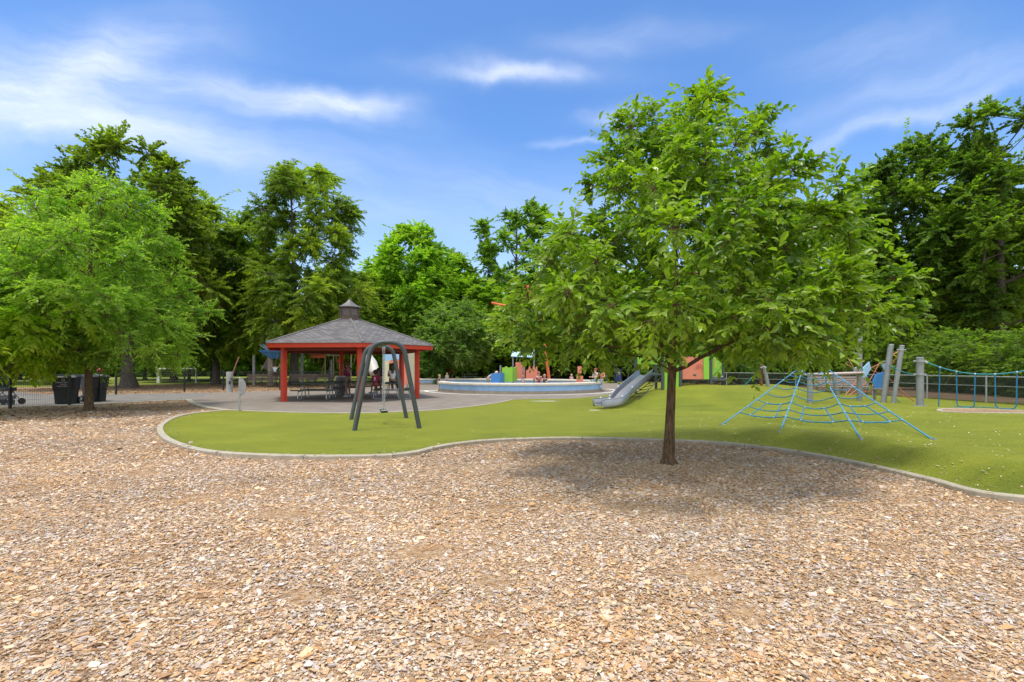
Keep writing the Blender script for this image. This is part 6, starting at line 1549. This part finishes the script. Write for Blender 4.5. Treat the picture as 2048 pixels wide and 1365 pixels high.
    if hair_long: hm.tube([hc + Vector((0, -.03 * height, 0)), (J['neck'] + Vector((0, -.035, root_drop))) * height, (J['chest'] + Vector((0, -.065, root_drop - .02))) * height], [.056 * height, .050 * height, .030 * height], 10)
    link_mesh('hair', hm.build('hair', None).data, mt('hair', hair, .6), t); bpy.data.objects.remove(C.objects[-1]) if False else None
    for o in [o for o in C.objects if o.name.startswith('hair') and o.parent is None]: bpy.data.objects.remove(o)
    for n in 'LR':
        b = MB(); a, c = J['an' + n] + Vector((0, 0, root_drop)), J['to' + n] + Vector((0, 0, root_drop)); b.tube([(a + Vector((0, -.02, -.02))) * height, a * height * .5 + c * height * .5 + Vector((0, 0, -.006 * height)), (c + Vector((0, .02, 0))) * height], [.032 * height, .033 * height, .018 * height], 8); b.build('shoe', mt('shoe', shoe, .6), t)
    fwd = Vector((0, 1, 0)) if pose != 'lean' else Vector((0, .47, -.88)); hp = (J['jaw'].lerp(J['head'], .8) + Vector((0, 0, root_drop))) * height
    rt = Vector((1, 0, 0))
    for s in (-1, 1): b = MB(); b.ball(hp + fwd * .050 * hd * height + rt * s * .022 * height, .0085 * height, 6); b.build('eye', mt('eye', (.02, .015, .012), .3), t)
    b = MB(); b.ball(hp + fwd * .060 * hd * height - up * .022 * height, .010 * height, 6, (.8, 1.1, 1.2)); b.build('nose', mt('skin', skin, .55), t)
    b = MB(); b.ball(hp + fwd * .050 * hd * height - up * .046 * height, .014 * height, 6, (1.2, .5, .35)); b.build('mouth', mt('lip', (skin[0] * .8, skin[1] * .5, skin[2] * .5), .5), t)
    for s in (-1, 1): b = MB(); b.ball(hp + rt * s * .056 * hd * height - up * .012 * height, .014 * height, 6, (.4, .8, 1.2)); b.build('ear', mt('skin', skin, .55), t)
    if number:
        z = (J['chest'].z + root_drop - .03) * height
        text_mesh('number', number, .24 * height / 1.5, WHITE, shirt_o, Matrix.Translation((0, (J['chest'].y - .088) * height, z)) @ Matrix.Rotation(math.radians(90), 4, 'X'), ext=.012)
    return t
dark_skin = (.16, .085, .05); fair = (.60, .37, .27)
person('person with long dark hair in a white shirt sitting on the picnic table', (-5.62, 23.55, .775), math.radians(0), 1.68, 'sit', skin=(.30, .17, .10), shirt=(.62, .60, .62), lower=(.025, .028, .035), hair=(.030, .018, .012), shorts=False, hair_long=True)
person('child in crimson jersey number 3 sitting on the picnic bench', (-6.37, 23.3, .60), math.radians(-10), 1.42, 'sit', skin=dark_skin, shirt=(.26, .012, .045), lower=(.20, .012, .035), hair=(.012, .010, .010), child=True, number='3')
person('person in black and white behind the child in the crimson jersey', (-6.55, 24.7, .60), math.radians(150), 1.62, 'sit', skin=(.24, .13, .08), shirt=(.03, .03, .035), lower=(.05, .05, .06), hair=(.05, .022, .015), hair_long=True)
person('person in a magenta sleeveless top standing beside the litter bin', (X(696, 25.2), 25.2, .006), math.radians(70), 1.80, 'reach', skin=(.28, .15, .09), shirt=(.24, .012, .075), lower=(.13, .10, .07), hair=(.10, .05, .02), sleeve=False)
person('toddler in navy top and white shorts walking by the ring wall', (X(879, 31.8), 31.8, .006), math.radians(-60), 1.02, 'walk', skin=fair, shirt=(.10, .09, .22), lower=(.62, .60, .56), hair=(.42, .26, .13), shoe=(.10, .07, .06), child=True)
person('child in a grey top standing behind the outer low wall', (X(894, 42.0), 42.0, .006), math.radians(180), 1.0, 'stand', skin=fair, shirt=(.40, .44, .46), lower=(.30, .32, .36), hair=(.40, .25, .15), child=True)
person('child in a white shirt riding the rope swing left of the pavilion post', (X(550, 38.6), 38.6, 1.02), math.radians(8), 1.35, 'swing', skin=(.45, .27, .18), shirt=(.58, .66, .74), lower=(.03, .035, .045), hair=(.06, .04, .03), child=True)
person('adult in a beige hat bending over the blue play panel', (X(976, 31.9), 31.9, .006), math.radians(-78), 1.62, 'lean', skin=fair, shirt=(.48, .38, .31), lower=(.36, .30, .26), hair=(.62, .52, .42), shorts=False)
person('person in a dusty red shirt sitting on the front of the ring wall', (X(1078, 29.0), 29.6, .42), math.radians(190), 1.55, 'sit', skin=fair, shirt=(.46, .10, .11), lower=(.22, .26, .30), hair=(.35, .11, .05), shorts=False)
person('child with dark clothes sitting beside the person in dusty red', (X(1090, 29.6), 29.8, .42), math.radians(160), 1.2, 'sit', skin=fair, shirt=(.07, .06, .08), lower=(.10, .10, .13), hair=(.45, .24, .16), child=True)
person('person in a white top sitting on the right end of the ring wall', (X(1193, 30.4), 30.5, .62), math.radians(120), 1.55, 'sit', skin=fair, shirt=(.62, .58, .60), lower=(.24, .30, .31), hair=(.30, .07, .03), shorts=False)
person('person in an orange top sitting at the right end of the ring wall', (X(1205, 31.0), 31.2, .62), math.radians(150), 1.55, 'sit', skin=fair, shirt=(.62, .20, .10), lower=(.24, .30, .31), hair=(.34, .08, .03), shorts=False, hair_long=True)
person('toddler in a pink top standing inside the ring wall', (X(1143, 36.4), 36.4, .006), math.radians(200), 1.0, 'stand', skin=fair, shirt=(.65, .40, .40), lower=(.45, .32, .34), hair=(.55, .33, .26), child=True)
person('small child in white shirt standing behind the ring wall near the lime panel', (X(1046, 30.6), 30.6, .006), math.radians(160), .98, 'stand', skin=fair, shirt=(.62, .58, .56), lower=(.35, .10, .10), hair=(.42, .22, .12), child=True)
xk, yk = X(1398, 20.9), 20.9
person('child in white shorts crouching under the coral board of the play tower', (xk, yk, hz(xk, yk) + .02), math.radians(-75), 1.22, 'lean', skin=fair, shirt=(.10, .10, .12), lower=(.66, .66, .68), hair=(.10, .06, .04), shoe=(.75, .74, .72), child=True)
# ropes and seat of the swing ridden by the child
t = thing('rope_swing', 'rope swing carrying the child in the white shirt', 'swing', (0, 0, 0))
Y = 38.6; xx = X(550, Y); b = MB()
for s in (-.28, .28): b.tube([Vector((xx + s, Y + .10, 1.0)), Vector((xx + s * .5, Y + 1.0, 2.9))], .014, 5)
b.build('rope', ROPEY, t); b = MB(); b.box((xx, Y + .05, .98), (.60, .24, .04)); b.build('seat', BLACKP, t)
# leftover soft toys on the wall end: striped bags
